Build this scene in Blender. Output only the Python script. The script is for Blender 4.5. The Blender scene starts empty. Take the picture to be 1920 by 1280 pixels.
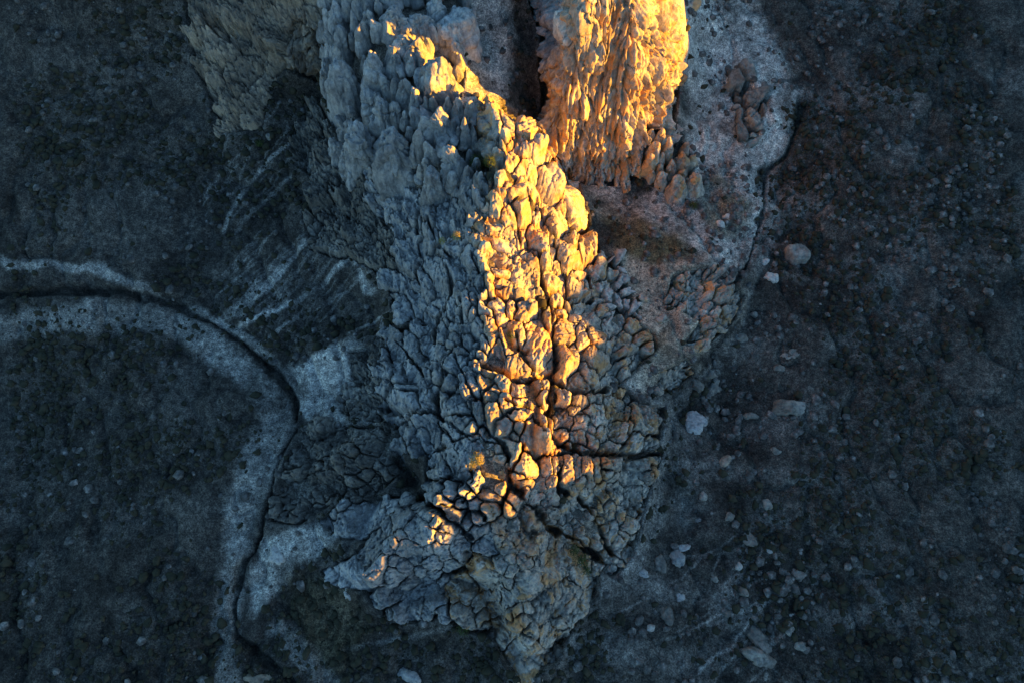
import bpy, math, random
import numpy as np
random.seed(7); rng = np.random.default_rng(11)
S = bpy.context.scene
# ------------------------------------------------------------------ camera
F = 1229.0; CAMZ = 120.0; TILT = math.radians(15.0)
cam = bpy.data.objects.new('camera', bpy.data.cameras.new('camera'))
S.collection.objects.link(cam); S.camera = cam
cam.location = (0, 0, CAMZ); cam.rotation_euler = (TILT, 0, 0)
cam.data.sensor_fit = 'HORIZONTAL'; cam.data.sensor_width = 36; cam.data.lens = 36*F/1920
cam.data.clip_start = 1; cam.data.clip_end = 5000
# ------------------------------------------------------------------ sky, sun, exposure
SUN_EL = math.radians(8.8); SUN_OFF = math.radians(12.0)     # from the east, a little towards the south
sd = np.array([math.cos(SUN_EL)*math.cos(SUN_OFF), -math.cos(SUN_EL)*math.sin(SUN_OFF), math.sin(SUN_EL)])
W = bpy.data.worlds.new('World'); S.world = W; W.use_nodes = True
nt = W.node_tree; bg = nt.nodes['Background']
sky = nt.nodes.new('ShaderNodeTexSky'); sky.sky_type = 'NISHITA'; sky.sun_disc = False
sky.sun_elevation = SUN_EL; sky.sun_rotation = math.atan2(sd[0], sd[1])
sky.air_density = 1.6; sky.dust_density = 0.6; sky.ozone_density = 4.8
nt.links.new(sky.outputs[0], bg.inputs[0]); bg.inputs[1].default_value = 0.082
sun = bpy.data.objects.new('sun', bpy.data.lights.new('sun', 'SUN')); S.collection.objects.link(sun)
sun.data.energy = 4.4; sun.data.angle = math.radians(0.5); sun.data.color = (1.0, 0.43, 0.02)
from mathutils import Vector
sun.rotation_euler = Vector(sd).to_track_quat('Z', 'Y').to_euler(); sun.location = tuple(sd*400)
S.view_settings.view_transform = 'Standard'; S.view_settings.look = 'None'
S.view_settings.gamma = 1; S.view_settings.use_curve_mapping = False
S.view_settings.exposure = 2.45
# ------------------------------------------------------------------ projection
ct, st = math.cos(TILT), math.sin(TILT)
def ray(u, v):
    u = np.asarray(u, float); v = np.asarray(v, float)
    a = (u-960)/F; b = (640-v)/F
    return np.stack([a, b*ct+st, b*st-ct], -1)
def at(u, v, z):
    d = ray(u, v); t = (np.asarray(z, float)-CAMZ)/d[..., 2]
    return np.stack([d[..., 0]*t, d[..., 1]*t, CAMZ+d[..., 2]*t], -1)
def proj(p):
    x, y, z = p[..., 0], p[..., 1], p[..., 2]-CAMZ
    dep = y*st - z*ct; dep = np.maximum(dep, 1.0)
    yy = y*ct + z*st
    return 960+F*x/dep, 640-F*yy/dep
# ------------------------------------------------------------------ noise
def _h(ix, iy, iz, s):
    n = (ix*374761393 + iy*668265263 + iz*2147483647 + s*1274126177) & 0xffffffff
    n = ((n ^ (n >> 13))*1274126177) & 0xffffffff
    n = n ^ (n >> 16)
    return (n & 0xffff)/32767.5 - 1.0
def vnoise(p, s=0):
    i = np.floor(p).astype(np.int64); f = p-i; f = f*f*(3-2*f)
    x, y, z = i[:, 0], i[:, 1], i[:, 2]; fx, fy, fz = f[:, 0], f[:, 1], f[:, 2]
    def L(dz):
        a = _h(x, y, z+dz, s); b = _h(x+1, y, z+dz, s); c = _h(x, y+1, z+dz, s); d = _h(x+1, y+1, z+dz, s)
        ab = a+(b-a)*fx; cd = c+(d-c)*fx
        return ab+(cd-ab)*fy
    l0 = L(0); l1 = L(1)
    return l0+(l1-l0)*fz
def fbm(p, o=3, s=0):
    r = 0; a = 1.0; t = 0
    for k in range(o):
        r = r+a*vnoise(p*(2.03**k)+17.3*k, s+k); t += a; a *= .5
    return r/t*1.3
# ------------------------------------------------------------------ broad relief: control points (picture column, row, height in metres)
CP = [
 # crest of the ridge
 (915,190,33),(925,250,33),(945,325,35),(932,370,34),(905,420,33),(900,450,33),(912,540,33),(920,590,33),(935,650,32),(918,690,31),(930,740,30),
 (925,790,29),(915,850,28),(910,890,27),(925,950,24),(950,1005,19),(990,1070,14),(1010,1150,13),(1000,1215,10),(985,1255,5),
 # west flank
 (820,700,23),(760,700,17),(715,690,12),(680,700,5),(650,740,1),(820,770,20),(760,790,13),(700,790,4),(850,640,25),(790,640,18),(740,650,13),(880,760,27),
 (860,830,24),(810,850,19),(770,860,10),(760,910,5),(820,930,17),(870,960,18),(850,900,22),(890,1000,14),(880,1060,9),(800,930,9),(900,1100,7),
 (790,990,15.5),(750,1010,13.5),(830,1030,13.5),(720,1060,11.5),(680,1070,9),(640,1065,3),(700,1010,6),(660,1010,4),(760,1110,7),(720,1130,4),(800,1130,4),(850,1120,3),
 (780,1160,1),(860,1160,3),(840,1200,1),(700,1170,0),(620,1130,0),(560,1060,0),(600,1000,2),(640,960,3),(560,960,3),(600,900,5),(560,850,3),(650,840,7),(700,850,9),(730,880,8),
 (600,800,1),(650,790,2),(520,900,1),(700,940,4),(520,960,1),
 # west side, middle
 (850,590,26),(790,590,17),(750,590,12),(715,600,6),(700,560,5),(860,500,28),(800,500,21),(760,520,15),(730,520,9),(690,480,9),(740,450,14),(800,430,21),(860,420,28),
 (880,360,27),(820,350,23),(760,370,18),(700,390,13),(660,420,9),(620,400,7),(580,420,5),(600,460,4),(560,500,2.5),(500,560,1),(640,520,3),(680,600,3),(600,600,1),
 (640,340,10),(600,330,7),(560,290,6),(580,220,8),(620,260,11),(660,260,14),(700,270,18),(750,270,22),(800,270,26),(850,280,28),(870,230,28),(700,200,20),(650,180,17),
 (760,180,25),(820,150,27),(860,120,25),(610,140,16),(620,60,22),(680,60,27),(740,60,30),(800,40,27),(850,20,28),(640,0,27),(740,0,29),(860,-60,28),(760,-60,29),
 (900,310,22),(880,300,24),(800,310,23),
 # gap and chute north of the ridge
 (900,80,18),(880,160,21),(920,170,19),(940,40,22),(970,60,17),(985,150,13),(1000,215,10),(960,170,16),(990,0,20),(1010,60,17),(940,-60,27),
 # tall cliff at the north
 (1020,180,10),(1010,240,6),(1050,310,4),(1090,338,3),(1150,340,3),(1200,330,3),(1240,360,2),(1300,355,1.5),(1040,180,16),(1080,250,11),(1130,250,11),(1190,250,10),(1070,120,27),(1130,150,22),
 (1060,60,33),(1100,20,38),(1180,20,38),(1130,80,31),(1200,120,26),(1240,180,14),(1262,250,5),(1268,120,16),(1245,60,28),(1275,180,4),(1215,200,14),(1300,290,3),(1240,280,7),(1210,290,7),
 (1100,-60,42),(1200,-60,40),(1280,-20,24),(1290,60,8),(1300,10,8),(1330,0,4),(1320,100,2),
 # east steps
 (955,215,32),(985,250,29),(1010,280,27),(1035,325,26),(1075,360,20),(1095,400,12),(1100,435,7),(1110,390,5),(1000,350,25),(1050,400,21),(985,400,28),(1020,440,25),(1060,440,21),(1100,470,14),
 (1130,500,9),(1160,480,5),(1150,440,4),(1070,520,18),(1100,545,12),(1040,520,21),(1000,500,26),(975,480,29),(960,560,30),(1000,590,27),(1040,570,21),(1080,580,18),(1120,570,11),(1165,590,7),
 (1010,650,27),(1040,700,23),(980,680,28),(1060,650,21),(1100,650,20),(1130,680,15),(1090,710,17),(1170,640,11),(1200,660,7),(1180,560,4.5),(1160,610,9),(1220,630,6),
 (1250,560,5),(1320,540,6),(1370,540,6),(1385,565,4),(1400,580,0),(1350,600,5),(1310,640,5),(1330,660,0),(1290,685,5),(1310,700,0),(1230,720,4),(1260,740,0),(1180,730,7),(1290,490,5),(1385,510,2),
 (1000,750,27),(1030,760,20),(1060,750,20),(1100,780,19),(1150,770,15),(1175,810,12),(1210,780,9),(1235,790,6),(1262,790,0),(1230,840,4),(1250,860,0),(1000,820,26),(1035,830,19),(1060,845,13),(1110,840,13),
 (1170,845,10),(960,830,27),(1000,890,23),(960,900,24),(1040,890,17),(1080,880,15),(1130,880,13),(1180,890,9),(1212,900,6),(1235,900,0),(1200,950,5),(1220,960,0),(1150,950,9),(1090,950,10),
 (1040,950,13),(1000,950,18),(1040,1010,8),(1000,1010,15),(1080,1000,9),(1120,1010,9),(1160,1010,6),(1190,1020,2.5),(1205,1040,0),(1130,1060,4.5),(1080,1050,5),(1160,1080,1),(1040,1060,9),
 (1080,1110,4.5),(1110,1110,1),(950,1060,12),(930,1120,8),(940,1160,6),(1050,1150,4),(1080,1170,0),(1040,1220,1),(960,1220,4),(930,1200,1),
 # north east plain, valley floor
 (1330,200,1),(1340,330,1.5),(1240,420,4),(1200,450,5),(1300,430,3),(1400,200,1),(1410,200,3),(1400,150,2),(1410,250,2),(1460,300,-1),(1420,400,2),(1450,450,-1),(1500,150,0),(1440,330,-1),(1480,50,2),
 (1300,900,0),(1450,700,0),(1400,900,0),(1500,1100,0),(1300,1150,0),(1200,1150,0),(1150,1250,0),(1450,1250,1),(1500,600,1),(1600,300,3),(1600,700,1),(1600,1100,2),(1800,200,6),(1800,700,5),(1800,1200,6),
 # north west hills and western slope
 (430,20,20),(500,-20,26),(560,40,24),(600,90,18),(540,110,17),(470,110,14),(430,200,9),(480,200,10),(540,190,8),(520,140,12),(590,170,9),(570,150,11),(480,280,6),(540,340,5),(430,350,3),(420,480,2),
 (460,420,3),(430,560,0),(450,660,-.5),(520,700,-.5),(480,620,.8),(600,650,3),(650,650,6),(600,700,1),(560,760,0),(500,850,0),(430,750,2),(430,880,1),(460,1000,0),(430,1150,0),(500,1200,0),(600,1200,0),
 (700,1230,0),(800,1250,0),(900,1270,0),(300,100,12),(300,400,4),(300,700,1),(300,1000,1),(150,200,8),(150,600,2),(150,1100,1),(0,400,4),(0,760,-6),(80,740,-5),(40,860,-6),(0,920,-4),(-60,800,-7),(300,1300,3),(700,1400,0),(1100,1400,0),(1500,1400,2),
 (200,-150,24),(600,-200,34),(900,-200,38),(1150,-180,44),(1350,-150,8),(1600,-100,6),(1900,-50,10),
]
CP = np.array(CP, float)
KV = lambda v: 1-.27*np.clip((np.asarray(v, float)-330)/290, 0, 1)
CP[:, 2] *= np.where(CP[:, 2] > 0, KV(CP[:, 1]), 1)
P3 = at(CP[:, 0], CP[:, 1], CP[:, 2])
SC = 2.0
def kern(r2): return -np.sqrt(r2+SC*SC)
XY = P3[:, :2]; n = len(XY)
D2 = ((XY[:, None]-XY[None])**2).sum(-1)
A = np.zeros((n+1, n+1)); A[:n, :n] = kern(D2) + np.eye(n)*.4; A[:n, n] = 1; A[n, :n] = 1
sol = np.linalg.solve(A, np.append(CP[:, 2], 0))
GX = np.arange(-150, 150.01, 1.0); GY = np.arange(-90, 170.01, 1.0)
def rbf(x, y):
    out = np.zeros(x.shape)
    for k in range(n): out += sol[k]*kern((x-XY[k, 0])**2+(y-XY[k, 1])**2)
    return out+sol[n]
gx, gy = np.meshgrid(GX, GY, indexing='ij')
MZ = rbf(gx, gy)
# far surroundings: gentle swells, and a long unseen hill east of the valley, its skyline shaped to shade the floor
def sstep(a, b, x): t = np.clip((x-a)/(b-a), 0, 1); return t*t*(3-2*t)
def poly_seg_d(px, py, pts, closed=False):
    d = np.full(px.shape, 1e9); tt = np.zeros(px.shape)
    m = len(pts)
    for k in range(m if closed else m-1):
        ax, ay = pts[k]; bx, by = pts[(k+1) % m]
        vx, vy = bx-ax, by-ay
        t = np.clip(((px-ax)*vx+(py-ay)*vy)/(vx*vx+vy*vy+1e-9), 0, 1)
        q = np.hypot(px-ax-t*vx, py-ay-t*vy)
        d = np.minimum(d, q)
    return d
def inside(px, py, pts):
    c = np.zeros(np.shape(px), bool); m = len(pts)
    for k in range(m):
        ax, ay = pts[k]; bx, by = pts[(k+1) % m]
        if ay == by: continue
        c ^= ((ay > py) != (by > py)) & (px < (bx-ax)*(py-ay)/(by-ay)+ax)
    return c
def soft(px, py, pts, w):
    d = poly_seg_d(px, py, pts, True); s = np.where(inside(px, py, pts), d, -d)
    return sstep(-w, w, s)
HX = 250.0                                     # crest of the unseen eastern hill
ZS = [(-150,990,14),(60,1040,1),(250,1060,1),(330,1090,1),(420,1110,2),(480,1120,4.5),(560,1095,8),(640,1060,9.5),(740,1042,10),(820,1040,9.5),(900,1035,11),(960,990,17.5),(1040,980,19.5),(1150,980,19),(1280,1000,16),(1500,1000,26)]  # wanted shadow-edge heights; they shape the unseen hill's skyline
hy, hz = [], []
for v_, u_, z_ in ZS:
    z_ = z_*float(KV(v_))
    q = at(u_, v_, z_); t = (HX-q[0])
    hy.append(q[1]-t*math.tan(SUN_OFF)); hz.append(z_+t/math.cos(SUN_OFF)*math.tan(SUN_EL))
o_ = np.argsort(hy); hy = np.array(hy)[o_]; hz = np.array(hz)[o_]
def hill(x, y):
    yy = y - (x-HX)*0.0
    H = np.interp(yy, hy, hz) + 2.6*fbm(np.stack([yy/7., yy*0, yy*0], -1).reshape(-1, 3), 3, 5).reshape(np.shape(yy))
    prof = np.where(x < HX, sstep(128, HX+20, x)*1.0, 1.0)
    prof = np.where(x < HX, np.minimum(1, (np.maximum(x-128, 0)/(HX-128))**1.3), np.exp(-((x-HX)/140.)**2))
    return H*prof*sstep(-420, -300, y)*(1-sstep(300, 420, y))
def macro(x, y):
    """broad relief, bilinear from the grid, blended to swells further out"""
    fx = np.clip((x-GX[0]), 0, len(GX)-1.001); fy = np.clip((y-GY[0]), 0, len(GY)-1.001)
    i = fx.astype(int); j = fy.astype(int); a = fx-i; b = fy-j
    z = (MZ[i, j]*(1-a)+MZ[i+1, j]*a)*(1-b)+(MZ[i, j+1]*(1-a)+MZ[i+1, j+1]*a)*b
    k = np.maximum(np.abs(x)-110, 0)/60; k = np.maximum(k, np.maximum(np.maximum(y-130, -y-60), 0)/60)
    k = np.clip(k, 0, 1)
    far = 5+6*fbm(np.stack([x/170., y/170., x*0], -1).reshape(-1, 3), 3, 9).reshape(np.shape(x))
    return z*(1-k)+far*k + np.where(x > 120, hill(x, y), 0)
# gullies cut into the relief (picture polyline, half width px, depth m)
GUL = [
 ([(735,795),(775,775),(815,768),(828,720),(832,680),(852,650)],6,4),
 ([(815,770),(848,800),(885,815),(905,790),(925,815),(945,825)],5,3),
 ([(945,830),(957,870),(955,905),(935,960)],6,4),
 ([(957,895),(975,860),(985,830)],4,2),
 ([(965,910),(1000,950),(1030,990),(1085,1010),(1125,1050)],9,5),
 ([(1090,930),(1130,980),(1150,1040)],6,3.5),
 ([(1028,750),(1030,800),(1045,830),(1085,845),(1110,850),(1160,850),(1235,848)],7,4),
 ([(905,680),(945,692),(975,708),(1030,702),(1060,725),(1090,735),(1140,722)],6,4),
 ([(1030,560),(1036,600),(1040,650),(1042,690)],5,3),
 ([(870,310),(900,312),(930,305)],12,7),
 ([(950,610),(958,640),(985,655)],9,3),
 ([(1010,500),(1020,545),(1070,555),(1110,560)],6,4),
 ([(1045,850),(1052,900),(1062,925)],5,3),
 ([(690,120),(690,170)],4,3),([(762,100),(765,140)],5,3),([(880,1030),(885,1060),(850,1075)],9,4),
 ([(790,940),(840,965),(885,1005)],12,4),([(740,860),(775,900)],14,3),
 ([(700,760),(740,770),(790,775)],7,3),
 ([(817,777),(884,775),(885,750),(905,740),(925,715)],3,2),([(820,788),(848,821),(895,806),(900,795),(884,775)],3,2),([(900,806),(908,821),(936,826)],3,2),
 ([(799,852),(833,831)],3,2),([(815,898),(851,896),(869,904),(851,937)],2.5,2),([(882,878),(887,904),(869,942)],2.5,2),([(895,749),(864,692),(877,672),(905,669)],3,2),
 ([(864,718),(840,744),(820,770)],3,2),([(779,731),(789,764)],2.5,2),([(740,731),(774,731)],3,2),([(815,637),(817,594),(851,529)],4,3),([(864,557),(866,599)],3,2),
 ([(895,557),(897,588)],3,2),([(835,496),(848,537)],3,2),([(784,377),(781,434)],3,2),([(804,413),(815,457)],3,2),([(882,465),(895,501)],4,3),
 ([(967,620),(972,651),(1003,692),(1035,697)],3,2),([(946,749),(980,759),(1000,775),(1013,795),(1021,816)],3,2),([(962,708),(959,731)],2.5,2),
 ([(905,434),(936,454),(957,475)],3,2),([(954,362),(972,418),(980,465)],4,2.5),([(931,542),(946,563),(972,563)],3,2),([(993,374),(1024,413),(1044,444),(1080,470)],3,2),
 ([(1083,434),(1085,475)],3,2),([(987,465),(1013,503),(1013,529)],3,2),([(1100,500),(1110,540)],3,2),([(720,640),(735,700),(722,760)],4,2),([(745,640),(790,700)],3,2),
]
# ------------------------------------------------------------------ rock formations
# name, label, outline (picture), fill radius px, stretch, angle, protrusion, kind, material
Z = []
def zone(name, label, poly, r, stretch=1.2, ang=90, prot=0.9, kind='boulder', mat='grey', part='boulder', cat='rock formation', flute=0., chip=1.0):
    Z.append(dict(name=name, label=label, poly=poly, r=r, st=stretch, ang=ang, prot=prot, kind=kind, mat=mat, part=part, cat=cat, flute=flute, chip=chip))
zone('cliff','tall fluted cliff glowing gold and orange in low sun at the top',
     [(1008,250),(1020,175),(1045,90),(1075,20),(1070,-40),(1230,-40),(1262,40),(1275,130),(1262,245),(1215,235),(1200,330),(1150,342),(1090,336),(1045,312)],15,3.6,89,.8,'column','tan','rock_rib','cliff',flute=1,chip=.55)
zone('cliff_shoulder','smooth blue grey rock shoulder standing in shade left of the golden cliff',
     [(985,-40),(1075,-40),(1070,30),(1045,85),(1030,130),(1020,175),(1012,120),(1018,60),(1000,20)],15,2.2,80,.6,'column','grey','rock_slab','cliff',flute=0.8,chip=0.4)
zone('rock_cluster','small pale craggy rocks at the right foot of the golden cliff',
     [(1200,240),(1262,245),(1300,290),(1298,350),(1270,368),(1240,345),(1205,322)],12,1.5,85,1.1,'spire','tan','pinnacle')
zone('smooth_hoodoo_group','large smooth blue grey rock cones beside the pale dusty chute at the top edge',
     [(600,-40),(880,-40),(878,45),(852,85),(845,125),(790,110),(740,130),(690,170),(605,130)],17,1.9,88,1.0,'spire','grey','pinnacle',flute=0.7,chip=0.75)
zone('hoodoo_cluster','shaded grey rock pinnacles packed together left of the small sunlit spire tips',
     [(600,130),(690,168),(745,125),(760,200),(745,240),(775,300),(760,325),(700,330),(640,330),(625,270),(640,200)],14,1.6,88,1.0,'spire','grey','pinnacle',flute=0.8,chip=1.25)
zone('pointed_hoodoo_group','pointed rock spires with three yellow sunlit tips above the dark hollow',
     [(745,125),(790,108),(845,50),(870,130),(860,200),(895,200),(905,300),(870,330),(790,345),(760,325),(775,300),(745,240),(760,200)],13,1.9,86,1.1,'spire','grey','pinnacle',flute=0.8,chip=0.8)
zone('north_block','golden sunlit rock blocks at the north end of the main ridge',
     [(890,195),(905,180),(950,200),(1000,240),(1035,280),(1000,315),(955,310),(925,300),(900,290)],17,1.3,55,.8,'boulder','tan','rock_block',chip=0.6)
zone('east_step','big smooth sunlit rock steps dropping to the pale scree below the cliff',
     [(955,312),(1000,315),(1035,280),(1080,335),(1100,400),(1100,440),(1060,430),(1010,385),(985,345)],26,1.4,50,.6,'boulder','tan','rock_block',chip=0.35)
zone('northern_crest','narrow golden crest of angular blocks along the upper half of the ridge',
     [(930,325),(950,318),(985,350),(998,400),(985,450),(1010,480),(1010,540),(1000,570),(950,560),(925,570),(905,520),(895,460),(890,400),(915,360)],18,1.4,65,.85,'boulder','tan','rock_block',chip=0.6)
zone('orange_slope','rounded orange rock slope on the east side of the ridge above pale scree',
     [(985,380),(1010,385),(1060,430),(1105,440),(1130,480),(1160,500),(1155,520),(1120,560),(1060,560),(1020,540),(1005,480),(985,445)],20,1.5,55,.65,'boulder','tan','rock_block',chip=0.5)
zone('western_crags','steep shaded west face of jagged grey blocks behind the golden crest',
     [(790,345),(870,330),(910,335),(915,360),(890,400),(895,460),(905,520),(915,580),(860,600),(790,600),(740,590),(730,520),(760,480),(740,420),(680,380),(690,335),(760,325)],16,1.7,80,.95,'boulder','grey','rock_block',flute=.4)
zone('rough_outcrop','rough dark grey outcrop of thin jagged fins low on the west slope',
     [(545,230),(600,200),(640,240),(640,330),(690,335),(690,390),(740,430),(755,480),(730,530),(700,500),(650,470),(600,400),(590,330),(550,300)],15,1.6,75,.9,'boulder','dark','rock_fin',flute=1.2,chip=1.6)
zone('slope_outcrop','low pale weathered outcrop at the head of the two scree tracks',
     [(570,400),(600,395),(650,440),(670,465),(640,480),(585,465)],12,1.5,90,.5,'boulder','dark','rock_fin')
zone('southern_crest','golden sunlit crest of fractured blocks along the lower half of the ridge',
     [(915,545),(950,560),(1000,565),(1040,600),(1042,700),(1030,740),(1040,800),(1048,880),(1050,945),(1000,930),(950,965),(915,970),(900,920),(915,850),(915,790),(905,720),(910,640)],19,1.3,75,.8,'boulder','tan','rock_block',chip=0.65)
zone('curled_boulder_group','big rounded boulders around a horseshoe shaped rock east of the crest',
     [(1030,560),(1110,560),(1160,590),(1225,625),(1230,650),(1165,715),(1100,735),(1045,712),(1040,640)],19,1.3,60,1.0,'boulder','tan','boulder',chip=0.6)
zone('pale_boulder_group','pale loose angular boulders on the tan terrace below the orange slope',
     [(1105,480),(1160,485),(1170,520),(1200,600),(1170,620),(1130,590),(1100,560),(1120,530)],10,1.3,50,.9,'boulder','pale','boulder')
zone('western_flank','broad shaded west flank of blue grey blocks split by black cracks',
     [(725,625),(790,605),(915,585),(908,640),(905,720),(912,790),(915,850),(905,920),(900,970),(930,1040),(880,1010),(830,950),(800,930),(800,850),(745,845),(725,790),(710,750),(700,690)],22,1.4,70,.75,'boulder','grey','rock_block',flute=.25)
zone('finned_knoll','rough knoll of pale sharp fins at the west foot beside the pale dust fan',
     [(655,660),(725,630),(700,690),(712,755),(735,790),(690,785),(640,770),(665,720)],15,1.5,60,.8,'boulder','dark','rock_fin',flute=1.,chip=1.6)
zone('eastern_knoll','knobbly mottled orange and blue grey knoll above the long black crack',
     [(1042,725),(1100,738),(1165,720),(1200,755),(1245,765),(1238,820),(1205,848),(1120,843),(1060,838),(1040,790)],18,1.2,60,.8,'boulder','tan','boulder')
zone('slab_group','fan of pale upright slabs below the long black crack on the east side',
     [(1050,852),(1120,850),(1240,850),(1215,920),(1200,975),(1185,1040),(1150,1080),(1110,1060),(1085,1010),(1060,960),(1055,900)],17,1.9,75,.9,'boulder','tan','rock_slab',flute=.3)
zone('southern_tangle','broken tan and grey crags tumbling to the south tip of the ridge',
     [(895,975),(950,960),(1000,925),(1060,955),(1090,1010),(1125,1060),(1120,1110),(1075,1165),(1040,1240),(985,1275),(950,1245),(925,1190),(880,1180),(845,1160),(850,1100),(880,1050)],19,1.5,65,.9,'boulder','tan','crag',flute=.4)
zone('southwest_knob','rounded blue grey knob with a rim of orange crags at the lower left',
     [(600,975),(640,940),(720,930),(790,940),(845,970),(895,1010),(885,1065),(850,1095),(835,1150),(780,1165),(720,1150),(680,1105),(630,1095),(605,1070),(660,1045),(690,1015),(620,1000)],22,1.5,55,.8,'boulder','grey','crag',flute=.5)
zone('low_outcrop','low rough brown grey outcrop above the stream bend at the left',
     [(660,800),(750,800),(750,880),(700,930),(620,940),(560,980),(505,975),(520,920),(545,840),(600,810)],20,1.4,40,.6,'boulder','dark','crag',flute=1.,chip=1.6)
zone('terrace_crags','small ochre crags along the eastern rim of the tan terrace',
     [(1262,520),(1290,505),(1335,500),(1372,520),(1395,552),(1380,592),(1345,625),(1310,650),(1285,640),(1320,600),(1290,585),(1255,560)],13,1.3,60,.8,'boulder','tan','crag')
zone('terrace_toe','little reddish rock nose at the terrace corner beside the dark valley',
     [(1240,700),(1290,675),(1300,695),(1270,725),(1235,735)],8,1.3,140,.6,'boulder','tan','crag')
zone('ochre_hillside','ochre rugged hillside with fine ribs in the top left corner',
     [(335,-40),(600,-40),(605,120),(590,140),(530,120),(500,160),(490,230),(425,245),(395,190),(360,110)],24,1.6,50,.6,'boulder','ochre','crag',flute=1.2,chip=1.6)
zone('lone_outcrop','lone reddish outcrop standing on the pale plain at the upper right',
     [(1375,165),(1400,130),(1410,165),(1440,185),(1425,240),(1410,270),(1390,250),(1385,200)],11,1.4,85,.8,'boulder','dark','crag')
PATCH = {'cliff','north_block','east_step','northern_crest','orange_slope','western_crags','rough_outcrop','slope_outcrop','southern_crest','western_flank','finned_knoll','eastern_knoll','slab_group','southern_tangle','southwest_knob','low_outcrop','ochre_hillside','curled_boulder_group','cliff_shoulder','terrace_crags','terrace_toe'}
for z in Z: z['patch'] = z['name'] in PATCH
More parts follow.
